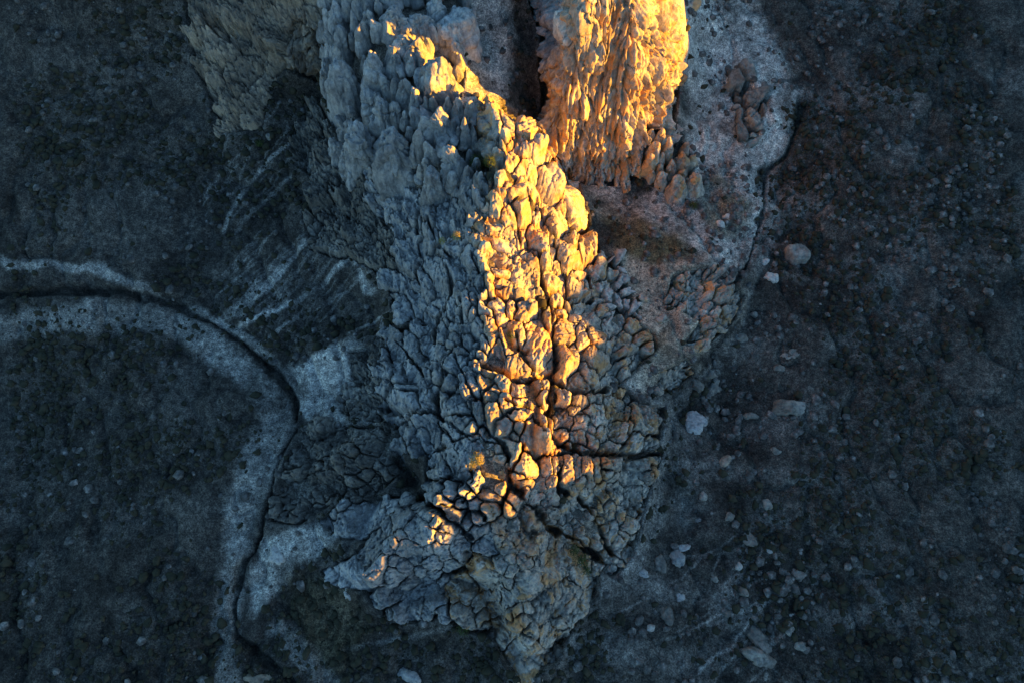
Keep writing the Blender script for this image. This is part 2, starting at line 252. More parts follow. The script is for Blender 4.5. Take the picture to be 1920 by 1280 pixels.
# hand placed rocks: column, row, half length, half width, angle of the long axis
HAND = """
826,125,58,28,90;847,62,22,9,85;855,25,50,30,90;792,25,45,22,90;766,22,45,12,90;745,15,40,14,90;735,20,28,20,90;707,110,55,20,90;738,85,42,16,90
652,145,62,32,90;625,75,40,14,90;645,70,38,13,90;614,25,20,9,90;665,30,35,7,90;682,50,28,12,90;691,25,25,12,90;700,190,28,18,80;722,205,35,16,90;665,215,30,16,90
680,260,45,25,90;655,290,30,15,90;743,270,40,29,85;760,165,30,12,80;766,160,38,13,80;781,172,38,12,80;792,134,35,7,65;745,155,35,10,80;753,65,24,12,90
779,77,28,18,90;827,222,26,18,90;802,235,22,15,90;829,254,10,8,90;786,263,30,12,80;807,278,18,12,90;850,295,32,22,90;873,263,9,8,90;873,240,32,9,70;905,272,22,20,80
921,225,42,24,85;884,200,14,10,80;955,222,28,18,60;980,243,35,14,60;990,278,34,20,10;960,292,18,18,0;1035,328,38,32,60;1080,375,50,18,75;990,350,30,9,50;1040,395,30,12,40
941,325,16,12,90;968,352,30,14,55;928,369,30,14,75;951,395,32,14,70;905,405,22,12,80;926,413,20,18,60;938,447,32,14,35;957,431,20,10,70;977,396,24,13,80;977,440,22,10,85
1010,450,38,22,60;1003,395,22,8,80;1021,398,16,14,50;1044,418,28,18,40;1072,450,28,14,70;1102,465,26,18,60;1060,475,34,22,45;1035,470,20,12,60
895,439,16,10,80;938,478,26,18,60;967,485,14,9,70;995,488,28,12,65;1000,524,18,12,80;974,512,24,13,70;941,508,22,16,60;946,525,22,14,20;954,547,30,11,20;995,547,12,10,60
918,535,24,10,80;932,570,34,16,70;920,620,34,12,88;985,583,20,20,60;957,575,14,12,80;1045,530,30,20,60;1075,540,28,18,45;1101,532,18,10,60;1011,547,10,10,0;1013,570,12,12,0
1005,642,52,30,80;1031,601,26,14,65;972,677,26,26,30;932,655,32,14,85;1058,680,42,16,75;1080,712,24,13,20;1120,675,34,20,70;1115,630,24,14,60;1088,632,20,14,60;1108,700,22,15,60
1044,568,14,14,0;1083,570,14,12,0;1078,596,12,12,0;1111,601,22,14,70;1126,501,22,16,20;1146,508,16,12,60;1110,537,24,10,60;1162,594,13,13,0;1149,614,15,13,0;1128,580,10,10,0
1150,635,18,10,110;1169,633,18,14,20;1203,633,16,12,150;1177,655,20,12,160;1165,682,28,8,150;942,712,20,14,10;975,722,22,12,85;1000,722,22,16,80;1012,775,30,8,65;946,749,16,14,50
926,775,20,12,80;978,773,20,13,0;972,798,12,12,0;946,798,18,14,60;1010,822,40,20,70;957,840,28,17,75;990,870,24,18,70;1021,873,24,12,80;980,903,20,10,0;928,885,20,20,0
920,925,26,16,80;920,842,9,9,0;964,929,30,12,75;1034,901,12,12,0;1039,929,14,14,0;1008,927,14,14,0;1062,745,18,16,60;1090,750,18,14,10;1120,742,16,16,0;1060,785,20,16,80
1090,790,18,16,0;1125,775,26,22,60;1155,762,26,20,60;1165,803,22,16,70;1110,822,16,12,0;1145,832,18,14,0;1085,818,14,12,0;1210,785,30,22,80;1233,775,20,8,85;1222,830,20,14,150
1062,880,34,10,85;1080,872,26,9,80;1100,880,30,10,80;1118,877,26,9,80;1150,866,22,18,10;1185,890,26,20,60;1195,926,22,16,70;1160,922,24,15,70;1130,920,24,12,75;1105,930,22,10,70
1075,930,20,12,60;1170,967,20,10,80;1145,956,18,12,70;1095,1000,30,12,70;1120,1015,40,13,75;1160,1020,34,14,80;1062,957,18,10,60;1000,978,34,22,60;956,955,18,12,80;920,949,18,14,80
942,985,20,12,70;991,1017,18,14,0;967,1004,14,10,0;767,971,24,24,0;795,993,30,20,60;830,1031,18,16,60;866,1026,26,18,80;775,1034,26,20,10;756,1058,26,16,50;786,1069,14,14,0
904,1067,36,28,85;735,690,24,16,60;770,745,30,24,10;765,690,22,16,60;800,650,26,14,85;770,640,22,14,80;870,680,20,14,60;885,720,26,20,70;850,790,24,20,10;815,810,24,12,80
825,880,24,14,80;845,915,24,14,60;850,860,20,14,60;790,820,26,12,80;765,815,22,12,85;895,760,26,12,70;845,720,24,14,70;875,870,30,16,75;815,740,24,12,80;855,960,22,14,30
805,395,30,14,75;830,400,26,12,80;770,370,34,13,85;745,350,28,11,80;870,345,24,20,30;850,330,16,12,40;858,395,22,14,60;830,420,20,14,70;850,500,30,22,75;815,500,34,15,70;880,480,22,14,80
870,560,22,12,85;845,575,24,12,85;895,520,20,12,80;795,530,36,14,75;860,540,20,10,85;780,560,28,16,60
1400,140,16,13,80;1412,185,24,20,80;1410,220,24,16,85;1395,240,20,10,80;1250,270,20,12,85;1225,275,22,12,90;1275,295,22,14,85;1268,345,18,18,0;1240,330,14,12,0;1215,300,22,10,90
1330,545,28,10,120;1360,555,18,16,60;1300,560,20,14,90;1345,585,18,14,120;1382,560,12,10,60;1310,520,18,12,20
690,835,24,20,60;720,860,20,16,60;660,850,20,12,50;710,810,18,12,30
1090,300,34,10,90;1120,180,50,12,85;1145,120,60,14,85;1165,170,50,11,88;1095,215,40,9,90;1075,200,40,10,95;1140,290,36,13,92;1165,290,36,14,90;1115,270,36,9,92;1190,180,44,10,85;1180,95,24,17,60
1210,120,44,12,80;1235,150,50,11,82;1250,180,44,9,84;1060,240,50,11,98;1040,260,40,9,105;1110,110,44,9,88;1095,30,30,12,70;1130,30,30,13,80;1165,30,26,12,85;1200,30,28,13,75;1230,60,30,11,70
1055,40,50,17,80;1035,30,46,14,85;1038,110,30,10,110;1190,305,28,12,90;1030,215,36,10,100;1070,110,34,8,95
"""
seeds = []   # dict
def zone_of(u, v):
    best = (1e9, None)
    for k, z in enumerate(Z):
        if inside(np.array(u), np.array(v), z['poly']): return k
        d = float(poly_seg_d(np.array(float(u)), np.array(float(v)), z['poly'], True))
        if d < best[0]: best = (d, k)
    return best[1]
for tok in HAND.replace('\n', ';').split(';'):
    if not tok.strip(): continue
    u, v, a, b, g = [float(t) for t in tok.split(',')]
    seeds.append(dict(u=u, v=v, a=a, b=b, g=g, z=zone_of(u, v), hand=True))
_gu, _gv = np.meshgrid(np.arange(300, 1500, 2.), np.arange(-60, 1300, 2.), indexing='ij'); _gd = np.full(_gu.shape, 1e9)
for pl, w, dep in GUL: _gd = np.minimum(_gd, poly_seg_d(_gu, _gv, pl)-w*.55)
def gul_d(u, v): return _gd[int((u-300)/2), int((v+60)/2)]
def adist(s, u, v):
    c, w = math.cos(math.radians(s['g'])), math.sin(math.radians(s['g']))
    dx, dy = u-s['u'], v-s['v']
    return math.hypot((dx*c+dy*w)/s['a'], (-dx*w+dy*c)/s['b'])
for k, z in enumerate(Z):
    xs = [p[0] for p in z['poly']]; ys = [p[1] for p in z['poly']]
    area = (max(xs)-min(xs))*(max(ys)-min(ys)); near = list(seeds)
    near = [s for s in seeds if min(xs)-80 < s['u'] < max(xs)+80 and min(ys)-80 < s['v'] < max(ys)+80]
    fails = 0; 
    while fails < 260:
        u = random.uniform(min(xs), max(xs)); v = random.uniform(min(ys), max(ys))
        if not inside(np.array(u), np.array(v), z['poly']) or gul_d(u, v) < 2: fails += .3; continue
        sz = z['r']*random.choice([.55, .7, .9, 1.2, 1.6, 2.0])
        a = sz*math.sqrt(z['st']); b = sz/math.sqrt(z['st'])
        if z['kind'] == 'boulder': st2 = math.exp(random.gauss(.12, .22)); a = sz*st2; b = sz/st2
        s = dict(u=u, v=v, a=a, b=b, g=z['ang']+random.gauss(0, 16 if z['kind'] != 'boulder' else 50), z=k, hand=False)
        if any(adist(q, u, v) < 1+.42*(sz/math.sqrt(q['a']*q['b'])) or adist(s, q['u'], q['v']) < 1.25 for q in near): fails += 1; continue
        seeds.append(s); near.append(s); fails = 0
for pl, w, dep in GUL:
    for k in range(len(pl)-1):
        (x0, y0), (x1, y1) = pl[k], pl[k+1]; m_ = max(1, int(math.hypot(x1-x0, y1-y0)/(w*1.2)))
        for q in range(m_): seeds.append(dict(u=x0+(x1-x0)*q/m_, v=y0+(y1-y0)*q/m_, a=w*.55, b=w*.55, g=0, z=-1, hand=False))
print('seeds', len(seeds))
# picture -> relief
def cast(u, v):
    d = ray(np.asarray(u, float), np.asarray(v, float)); zs = np.linspace(52, -4, 450)
    t = (zs[None]-CAMZ)/d[:, None, 2]
    x = d[:, None, 0]*t; y = d[:, None, 1]*t
    hit = zs[None] < macro(x, y)
    i = np.argmax(hit, 1); i[~hit.any(1)] = 449
    r = np.arange(len(i)); return np.stack([x[r, i], y[r, i], zs[i]], -1)
U = np.array([s['u'] for s in seeds]); V = np.array([s['v'] for s in seeds])
AA = np.array([s['a'] for s in seeds]); BB = np.array([s['b'] for s in seeds]); GG = np.radians([s['g'] for s in seeds])
KD = [Z[s['z']]['kind'] if s['z'] >= 0 else 'void' for s in seeds]
PA = np.array([s['z'] >= 0 and Z[s['z']]['patch'] for s in seeds])
SP = np.array([k == 'spire' for k in KD]); CO = np.array([k == 'column' for k in KD]) & ~PA
Vb = np.where(SP, V+AA*.62, np.where(CO, V+AA*.9, V))
PS = cast(U, Vb)
def grad(p):
    e = 1.6
    gx_ = (macro(p[:, 0]+e, p[:, 1])-macro(p[:, 0]-e, p[:, 1]))/(2*e); gy_ = (macro(p[:, 0], p[:, 1]+e)-macro(p[:, 0], p[:, 1]-e))/(2*e)
    nn = np.stack([-gx_, -gy_, np.ones(len(p))], -1); return nn/np.linalg.norm(nn, axis=1, keepdims=True)
NS = grad(PS)
CP0 = np.array([0, 0, CAMZ])
dist = np.linalg.norm(PS-CP0, axis=1)
def plane_hit(u, v, p, nn):
    d = ray(u, v); t = ((p-CP0)*nn).sum(-1)/(d*nn).sum(-1)
    return CP0+d*t[:, None]
# half length / width vectors on the tangent plane (limited where the view grazes it)
vd = (CP0-PS)/dist[:, None]
NV = NS + vd*np.maximum(0, .45-(NS*vd).sum(-1))[:, None]*1.3; NV /= np.linalg.norm(NV, axis=1, keepdims=True)
T1 = plane_hit(U+8*np.cos(GG), Vb+8*np.sin(GG), PS, NV)-PS
T2 = plane_hit(U-8*np.sin(GG), Vb+8*np.cos(GG), PS, NV)-PS
L1 = np.linalg.norm(T1, axis=1)/8*AA; L2 = np.linalg.norm(T2, axis=1)/8*BB
T1 /= np.linalg.norm(T1, axis=1, keepdims=True); T2 /= np.linalg.norm(T2, axis=1, keepdims=True)
pxm = F/dist
R2 = BB/pxm
# ------------------------------------------------------------------ icospheres
import bmesh
def ico(k):
    bm = bmesh.new(); bmesh.ops.create_icosphere(bm, subdivisions=k, radius=1)
    v = np.array([q.co[:] for q in bm.verts]); f = np.array([[q.index for q in t.verts] for t in bm.faces]); bm.free()
    return v/np.linalg.norm(v, axis=1, keepdims=True), f
ICO = {k: ico(k) for k in (2, 3, 4, 5)}
def mesh_from(name, v, f, smooth=True):
    me = bpy.data.meshes.new(name); me.vertices.add(len(v)); me.vertices.foreach_set('co', np.ascontiguousarray(v, dtype=np.float32).ravel())
    k = f.shape[1]; me.loops.add(f.size); me.loops.foreach_set('vertex_index', f.astype(np.int32).ravel())
    me.polygons.add(len(f)); me.polygons.foreach_set('loop_start', np.arange(0, f.size, k, dtype=np.int32))
    me.polygons.foreach_set('loop_total', np.full(len(f), k, dtype=np.int32))
    if smooth: me.polygons.foreach_set('use_smooth', np.ones(len(f), bool))
    me.update(calc_edges=True); return me
# ------------------------------------------------------------------ materials
def mat_new(name):
    m = bpy.data.materials.new(name); m.use_nodes = True; n_ = m.node_tree; b = n_.nodes['Principled BSDF']
    b.inputs['Roughness'].default_value = .92; b.inputs['Specular IOR Level'].default_value = .15
    return m, n_, b
def node(n_, t, **k):
    q = n_.nodes.new(t)
    for a, b in k.items(): setattr(q, a, b)
    return q
def noise_tex(n_, pos, scale, detail=6, rough=.6, dist_=0.):
    q = node(n_, 'ShaderNodeTexNoise'); q.inputs['Scale'].default_value = scale; q.inputs['Detail'].default_value = detail
    q.inputs['Roughness'].default_value = rough; q.inputs['Distortion'].default_value = dist_
    n_.links.new(pos, q.inputs['Vector']); return q.outputs['Fac']
def ramp(n_, fac, stops):
    r = node(n_, 'ShaderNodeValToRGB'); e = r.color_ramp.elements
    e[0].position = stops[0][0]; e[0].color = (*stops[0][1], 1); e[1].position = stops[-1][0]; e[1].color = (*stops[-1][1], 1)
    for p, c in stops[1:-1]: q = e.new(p); q.color = (*c, 1)
    n_.links.new(fac, r.inputs[0]); return r.outputs[0]
def mix(n_, a, b, fac, typ='MIX'):
    q = node(n_, 'ShaderNodeMix', data_type='RGBA', blend_type=typ)
    if isinstance(fac, float): q.inputs[0].default_value = fac
    else: n_.links.new(fac, q.inputs[0])
    for s, x in ((6, a), (7, b)):
        if isinstance(x, tuple): q.inputs[s].default_value = (*x, 1)
        else: n_.links.new(x, q.inputs[s])
    return q.outputs[2]
def rock_mat(name, c0, c1, c2, crust=.35, stain=None):
    m, n_, b = mat_new(name); g = node(n_, 'ShaderNodeNewGeometry'); pos = g.outputs['Position']
    a = noise_tex(n_, pos, .16, 5, .6, .4); base = ramp(n_, a, [(.32, c0), (.5, c1), (.68, c2)])
    f = noise_tex(n_, pos, 1.6, 8, .68); fm = ramp(n_, f, [(.3, (.62, .62, .62)), (.5, (.95, .95, .95)), (.7, (1.22, 1.2, 1.16))])
    base = mix(n_, base, fm, 1.0, 'MULTIPLY')
    ms = node(n_, 'ShaderNodeMapping'); n_.links.new(pos, ms.inputs[0]); ms.inputs['Scale'].default_value = (1.1, 1.1, .16)
    base = mix(n_, base, ramp(n_, noise_tex(n_, ms.outputs[0], 1.0, 7, .7, .5), [(.36, (.52, .53, .55)), (.5, (.95, .95, .95)), (.64, (1.25, 1.2, 1.12))]), 1.0, 'MULTIPLY')
    # dark lichen / desert crust in patches
    if stain:
        sf = noise_tex(n_, pos, .23, 5, .6, 1.2); sm = ramp(n_, sf, [(.5, (0, 0, 0)), (.6, (1, 1, 1))]); base = mix(n_, base, mix(n_, stain, fm, 1.0, 'MULTIPLY'), sm)
    d = noise_tex(n_, pos, .55, 9, .72, .6); dm = ramp(n_, d, [(.52, (0, 0, 0)), (.66, (1, 1, 1))])
    k = node(n_, 'ShaderNodeMath', operation='MULTIPLY'); n_.links.new(dm, k.inputs[0]); k.inputs[1].default_value = crust
    base = mix(n_, base, (.10, .09, .08), k.outputs[0])
    oi = node(n_, 'ShaderNodeObjectInfo'); rr = node(n_, 'ShaderNodeMapRange'); n_.links.new(oi.outputs['Random'], rr.inputs[0]); rr.inputs[3].default_value = .78; rr.inputs[4].default_value = 1.2
    cb = node(n_, 'ShaderNodeCombineColor'); [n_.links.new(rr.outputs[0], cb.inputs[i]) for i in range(3)]
    base = mix(n_, base, cb.outputs[0], 1.0, 'MULTIPLY')
    n_.links.new(base, b.inputs['Base Color'])
    mp = node(n_, 'ShaderNodeMapping'); n_.links.new(pos, mp.inputs[0]); mp.inputs['Scale'].default_value = (1.5, 1.5, .45)
    h1 = noise_tex(n_, mp.outputs[0], 1.3, 9, .68, .3); vo = node(n_, 'ShaderNodeTexVoronoi', feature='DISTANCE_TO_EDGE'); vo.inputs['Scale'].default_value = .55
    wv = noise_tex(n_, pos, .8, 4, .6); wm = node(n_, 'ShaderNodeVectorMath', operation='MULTIPLY_ADD')
    n_.links.new(wv, wm.inputs[0]); wm.inputs[1].default_value = (2.2, 2.2, 2.2); n_.links.new(mp.outputs[0], wm.inputs[2]); n_.links.new(wm.outputs[0], vo.inputs['Vector'])
    cr = ramp(n_, vo.outputs['Distance'], [(0, (0, 0, 0)), (.05, (1, 1, 1))])
    b1 = node(n_, 'ShaderNodeBump'); b1.inputs['Strength'].default_value = .55; b1.inputs['Distance'].default_value = .35; n_.links.new(h1, b1.inputs['Height'])
    b2 = node(n_, 'ShaderNodeBump'); b2.inputs['Strength'].default_value = .35; b2.inputs['Distance'].default_value = .18; n_.links.new(cr, b2.inputs['Height']); n_.links.new(b1.outputs[0], b2.inputs['Normal'])
    n_.links.new(b2.outputs[0], b.inputs['Normal']); return m
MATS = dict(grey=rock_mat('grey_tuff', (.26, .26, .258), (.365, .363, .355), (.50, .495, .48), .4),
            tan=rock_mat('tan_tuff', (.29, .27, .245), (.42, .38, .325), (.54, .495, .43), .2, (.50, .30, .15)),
            pale=rock_mat('pale_tuff', (.36, .345, .32), (.44, .42, .39), (.52, .50, .46), .1),
            dark=rock_mat('crusted_tuff', (.13, .122, .108), (.21, .195, .17), (.33, .31, .275), .7),
            ochre=rock_mat('ochre_tuff', (.18, .15, .125), (.30, .25, .195), (.40, .335, .26), .45))
# ------------------------------------------------------------------ things
COL = S.collection
def put(o, parent=None):
    COL.objects.link(o)
    if parent is not None: o.parent = parent
    return o
def tag(o, label=None, cat=None, group=None, kind=None):
    for k, v_ in (('label', label), ('category', cat), ('group', group), ('kind', kind)):
        if v_: o[k] = v_
    return o
roots = []
for k, z in enumerate(Z):
    zz = [i for i, s in enumerate(seeds) if s['z'] == k]
    c = PS[zz].mean(0); e = bpy.data.objects.new(z['name'], None); e.location = (c[0], c[1], float(macro(np.array([c[0]]), np.array([c[1]]))[0]))
    put(e); tag(e, z['label'], z['cat']); roots.append(e)
def rock_vertices(C, frame, L, planes, lev, chip=1., flute=0., rr=1., p=9.0, seed=0, amp=1.):
    """frame rows are the rock's own axes; planes are (unit normal, distance)"""
    w = (ICO[lev][0]*L) @ frame; w /= np.linalg.norm(w, axis=1, keepdims=True)
    N_ = np.array([q[0] for q in planes]); D_ = np.array([max(q[1], .05*rr) for q in planes])
    q = np.maximum(w @ N_.T, 0)/D_[None]
    r = (q**p).sum(1)**(-1/p)
    r = np.minimum(r, L.max()*2.2)
    v = C+w*r[:, None]
    f1 = 1.1/rr
    n1 = fbm(v*f1*.6+seed*3.1, 2, 1); n2 = fbm(v*.55, 4, 31)
    rid = 1-np.abs(fbm(v*np.array([.42, .42, .30])+9.1, 3, 47))*3.2
    crack = np.clip(rid, 0, 1)**4
    d = .20*n1*rr*amp + chip*(.24*n2*min(rr, 1.8) - .34*crack*min(rr, 1.6))
    # joint sets: parallel fractures that split the rock into smaller steps
    rs = np.random.RandomState(seed*31+int(abs(C[0])*100) % 977); wv_j = .55*n2
    cell = []
    for q in range(3):
        nj = rs.normal(size=3); nj[2] *= .5; nj /= np.linalg.norm(nj); lam = rr*rs.uniform(.55, 1.25)+.25
        t = (v-C)@nj/lam+wv_j*.35/max(rr, .6)+rs.uniform(0, 1); cell.append(np.floor(t).astype(np.int64)); e = np.abs(t-np.round(t))
        d = d-chip*.16*min(rr, 2.2)*np.exp(-(e/.07)**2)*(1 if q < 2 else .5)
    d = d+chip*.13*rr*_h(cell[0], cell[1], cell[2], seed)
    if lev >= 4: d = d-chip*.10*np.clip(1-np.abs(fbm(v*1.5+5.5, 2, 91))*4, 0, 1)**2
    if flute:
        fl = fbm(v*np.array([.75, .75, .10])+3.3, 3, 77)
        d = d + flute*.55*min(rr, 1.6)*(np.abs(fl)*1.6-.4)
    return v+w*d[:, None]
def boulder_planes(frame, L, h, r, tilt=.55, ncap=4, nside=7, taper=.15):
    a = frame[2]; pl = []
    for j in range(nside):
        t = 2*math.pi*(j+r.uniform(-.32, .32))/nside
        dl = math.cos(t)*frame[0]*L[0]+math.sin(t)*frame[1]*L[1]
        nrm = math.cos(t)*frame[0]/L[0]+math.sin(t)*frame[1]/L[1]; nrm /= np.linalg.norm(nrm)
        dd = abs(float(dl@nrm))*r.uniform(.78, 1.02)
        tp = taper+r.uniform(-.1, .25); pl.append((nrm*math.cos(tp)+a*math.sin(tp), dd))
    for j in range(ncap):
        t = r.uniform(0, 6.28); k = r.uniform(.1, tilt)
        nn = a*math.cos(k)+(frame[0]*math.cos(t)+frame[1]*math.sin(t))*math.sin(k); pl.append((nn/np.linalg.norm(nn), h*r.uniform(.8, 1.1)))
    pl.append((-a, L.min()*1.2)); return pl
ntri = 0
order = sorted((i for i in range(len(seeds)) if KD[i] != 'void' and not Z[seeds[i]['z']]['patch']), key=lambda i: -seeds[i]['a']*seeds[i]['b'])
counts = {}
for i in order:
    s = seeds[i]; z = Z[s['z']]; counts[s['z']] = counts.get(s['z'], 0)+1
    r = random.Random(i*7+1)
    col_ = z['kind'] == 'column'; sp = (z['kind'] == 'spire' and s['a'] > 10) or col_; rib = False
    px = math.sqrt(s['a']*s['b'])
    lev = 5 if px > 19 else (4 if px > 9.5 else 3)
    P = PS[i]; N_ = NS[i]
    j = np.argsort(((PS-P)**2).sum(1))[1:19]
    planes = []
    if sp:
        # tip: point of its sight line nearest the vertical above the foot
        d = ray(s['u'], s['v']-s['a']); d = d/np.linalg.norm(d); hd = math.hypot(d[0], d[1])
        tt = (P[0]*d[0]+P[1]*d[1])/hd**2; tip = CP0+d*tt
        H = max(1.6*R2[i], min(tip[2]-P[2], (16 if col_ else 6.5)*R2[i]+2, (31.0 if s['u'] < 800 or s['v'] < 60 else 34.5)-P[2] if s['u'] < 990 else 99)); lean = np.array([tip[0]-P[0], tip[1]-P[1], 0])*.5
        a = np.array([0, 0, 1.])+lean/max(H, 1)*.6+np.array([r.uniform(-.06, .06), r.uniform(-.06, .02), 0]); a /= np.linalg.norm(a)
        x = np.array([1., 0, 0]); x -= a*(x@a); x /= np.linalg.norm(x); y = np.cross(a, x); fr = np.stack([x, y, a])
        w2 = R2[i]*(1.35 if col_ else 1.03); C = P+a*H*.28; L = np.array([w2, w2*1.05, H*.62])
        tp = (.02+.2*w2/H) if col_ else (.06+.42*w2/H)
        ee_ = r.uniform(.55, 1); ea = r.uniform(0, 3.14)
        for q in range(8):
            t = 2*math.pi*(q+r.uniform(-.3, .3))/8; el_ = math.hypot(math.cos(t-ea), ee_*math.sin(t-ea)); nn = x*math.cos(t)+y*math.sin(t)
            k = tp+r.uniform(-.05, .12); planes.append((nn*math.cos(k)+a*math.sin(k), el_*w2*r.uniform(.82, 1.05)))
        for q in range(3):
            t = r.uniform(0, 6.28); k = r.uniform(.75, 1.05); nn = x*math.cos(t)+y*math.sin(t)
            planes.append((nn*math.cos(k)+a*math.sin(k), H*.66*math.sin(k)*r.uniform(.8, 1)))
        planes.append((a, H*.74)); planes.append((-a, H*.28+2.5*w2))
        rr = w2; pp = 9.0
    else:
        a = N_*.75+np.array([0, 0, .25 if not rib else .05])+vd[i]*.15; a /= np.linalg.norm(a)
        t1 = T1[i]-a*(T1[i]@a); t1 /= np.linalg.norm(t1); t2 = np.cross(a, t1); fr = np.stack([t1, t2, a])
        L = np.array([min(L1[i], 4.5*L2[i]), L2[i], L2[i]*z['prot']]); rr = math.sqrt(L[0]*L[1])
        sink = .8*rr; C = P-a*sink
        h = z['prot']*.55*min(L[0], L[1]*1.6)+r.uniform(-.25, .3)*min(1.2, rr)+sink
        planes = boulder_planes(fr, np.array([L[0]*1.75, L[1]*1.75, L[2]]), h, r, z.get('tilt', .45), 3, 6, .05)
        M = np.outer(t1, t1)/L[0]**2+np.outer(t2, t2)/L[1]**2+np.outer(a, a)/(L[1]*1.3)**2
        for q in j:
            dv = PS[q]-P
            if SP[q] or CO[q]: continue
            dv = dv-a*(dv@a)*.7
            m_i = math.sqrt(dv@M@dv); 
            rq = math.sqrt(max(L1[q], .2)*max(L2[q], .2))
            if m_i < 1e-3: continue
            tq = L1[q]*abs(T1[q]@dv)/np.linalg.norm(dv)+L2[q]*abs(T2[q]@dv)/np.linalg.norm(dv)
            ti = np.linalg.norm(dv)/m_i
            fq = ti/(ti+tq+1e-6)
            nn = M@dv; nn /= np.linalg.norm(nn)
            k = .04+r.uniform(-.06, .16); n2_ = nn*math.cos(k)+a*math.sin(k)
            dd = (dv@nn)*fq-.10-.03*rr
            planes.append((n2_, max(dd, .3*L[1])))
        L = np.array([L[0], L[1], h]); pp = 26.0
    v = rock_vertices(C, fr, L, planes, lev, z['chip'], z['flute'], rr, pp, i % 97, 1.0)
    org = P
    me = mesh_from(z['part'], v-org, ICO[lev][1]); me.materials.append(MATS[z['mat']]); ntri += len(ICO[lev][1])
    o = bpy.data.objects.new(z['part'], me); e = roots[s['z']]
    o.location = tuple(org-np.array(e.location)); put(o, e)
    s['obj'] = o
print('rocks', len(seeds), 'tris', ntri, 'max per thing', max(counts.values()))
def mfbm(P_, m_, o=3, s=0):
    out = np.zeros(m_.shape); out[m_] = fbm(P_.reshape(m_.shape+(3,))[m_], o, s); return out
# ------------------------------------------------------------------ bedrock skin: a fine relief, cut along its joints into one mesh per block
px_ = np.arange(-68, 51.01, .125); py_ = np.concatenate([np.arange(-46, 56, .125), np.arange(56, 94, .085)])
QX, QY = np.meshgrid(px_, py_, indexing='ij'); QZ = macro(QX, QY); qs = QX.shape
e_ = .8; qn = np.stack([-(macro(QX+e_, QY)-macro(QX-e_, QY))/(2*e_), -(macro(QX, QY+e_)-macro(QX, QY-e_))/(2*e_), np.ones(qs)], -1)
qn /= np.linalg.norm(qn, axis=-1, keepdims=True)
Q3 = np.stack([QX, QY, QZ], -1); qu, qv = proj(Q3); Q3f = Q3.reshape(-1, 3)
pm = np.zeros(qs, bool)
for z in Z:
    if z['patch']: pm |= soft(qu, qv, z['poly'], 26) > 0
w1 = mfbm(Q3f*.42+3, pm, 3, 201); w2_ = mfbm(Q3f*.42+31, pm, 3, 202)
w3 = mfbm(Q3f*1.3+3, pm, 2, 203); w4 = mfbm(Q3f*1.3+31, pm, 2, 204)
cu = qu+7.5*w1+2.2*w3; cv = qv+7.5*w2_+2.2*w4
F1 = np.full(qs, 9.); F2 = np.full(qs, 9.); LB_ = np.full(qs, -1); SZ = np.ones(qs)
uvx = 960+F*px_/105
for i, s in enumerate(seeds):
    if not PA[i]: continue
    R_ = max(s['a'], s['b'])*2.1
    c3 = PS[i]; m_r = R_/F*dist[i]*1.5+2; m_y = m_r*1.3+2
    i0, i1 = np.searchsorted(px_, [c3[0]-m_r, c3[0]+m_r]); j0, j1 = np.searchsorted(py_, [c3[1]-m_y, c3[1]+m_y])
    if i1 <= i0 or j1 <= j0: continue
    sl = (slice(i0, i1), slice(j0, j1)); du = cu[sl]-s['u']; dv_ = cv[sl]-s['v']; c, w = math.cos(GG[i]), math.sin(GG[i])
    dd = np.hypot((du*c+dv_*w)/s['a'], (-du*w+dv_*c)/s['b'])
    f1, f2, lb = F1[sl], F2[sl], LB_[sl]; new = dd < f1
    F2[sl] = np.where(new, f1, np.minimum(f2, dd)); LB_[sl] = np.where(new, i, lb); F1[sl] = np.where(new, dd, f1)
zm = np.zeros(qs)
for z in Z:
    if z['patch']: zm = np.maximum(zm, soft(qu+8*w1, qv+8*w2_, z['poly'], 5))
zm = np.maximum(zm, sstep(1.15, .85, F1) if False else 1-sstep(.85, 1.1, F1))
member = (zm > .02) & (LB_ >= 0) & pm
Lq = np.where(LB_ >= 0, LB_, 0)
Am = np.sqrt(AA*BB); Bm = np.minimum(AA, BB)
bp = Bm[Lq]; ed = np.clip(F2-F1, 0, 3)*.5*bp                    # pixels to the joint
scl = np.linalg.norm(Q3-CP0, axis=-1)/F                          # metres per pixel here
r0 = bp*scl
RS = np.random.RandomState(5)
zi = np.array([max(s['z'], 0) for s in seeds])
zchip = np.array([z['chip'] for z in Z]); zflu = np.array([z['flute'] for z in Z])
step_ = dict(cliff=.3, cliff_shoulder=.3, western_flank=.45, western_crags=.8, northern_crest=.95, southern_crest=.95, north_block=.9, east_step=.7, orange_slope=.7, curled_boulder_group=1.0, slab_group=.6, eastern_knoll=.5, southern_tangle=.7, southwest_knob=.6)
dome_ = dict(cliff=.45, cliff_shoulder=.4, orange_slope=.45, east_step=.8, curled_boulder_group=.7, slab_group=.3, eastern_knoll=.25)
zstep = np.array([step_.get(z['name'], .5) for z in Z]); zdome = np.array([dome_.get(z['name'], .16) for z in Z])
off = RS.uniform(-1, 1, len(seeds))*zstep[zi]*1.5*np.clip(Am/14, .5, 1.5)
tx = RS.uniform(-1, 1, (len(seeds), 3))
dl = Q3-PS[Lq]
tilt_ = np.zeros(qs)
h_ = None
for k in range(4):                                                # tops faceted by a few planes
    g_ = RS.normal(size=(len(seeds), 3))*np.array([.34, .34, 0.]); c_k = RS.uniform(.0, .6, len(seeds))
    val = (dl*g_[Lq]).sum(-1)+c_k[Lq]*r0
    h_ = val if h_ is None else np.minimum(h_, val)
h_ = np.clip(h_, -1.6*r0, 1.0*r0)
tt = np.clip(ed/(.85*bp), 0, 1); dome = np.sqrt(np.maximum(1-(1-tt)**2, 0))-.75
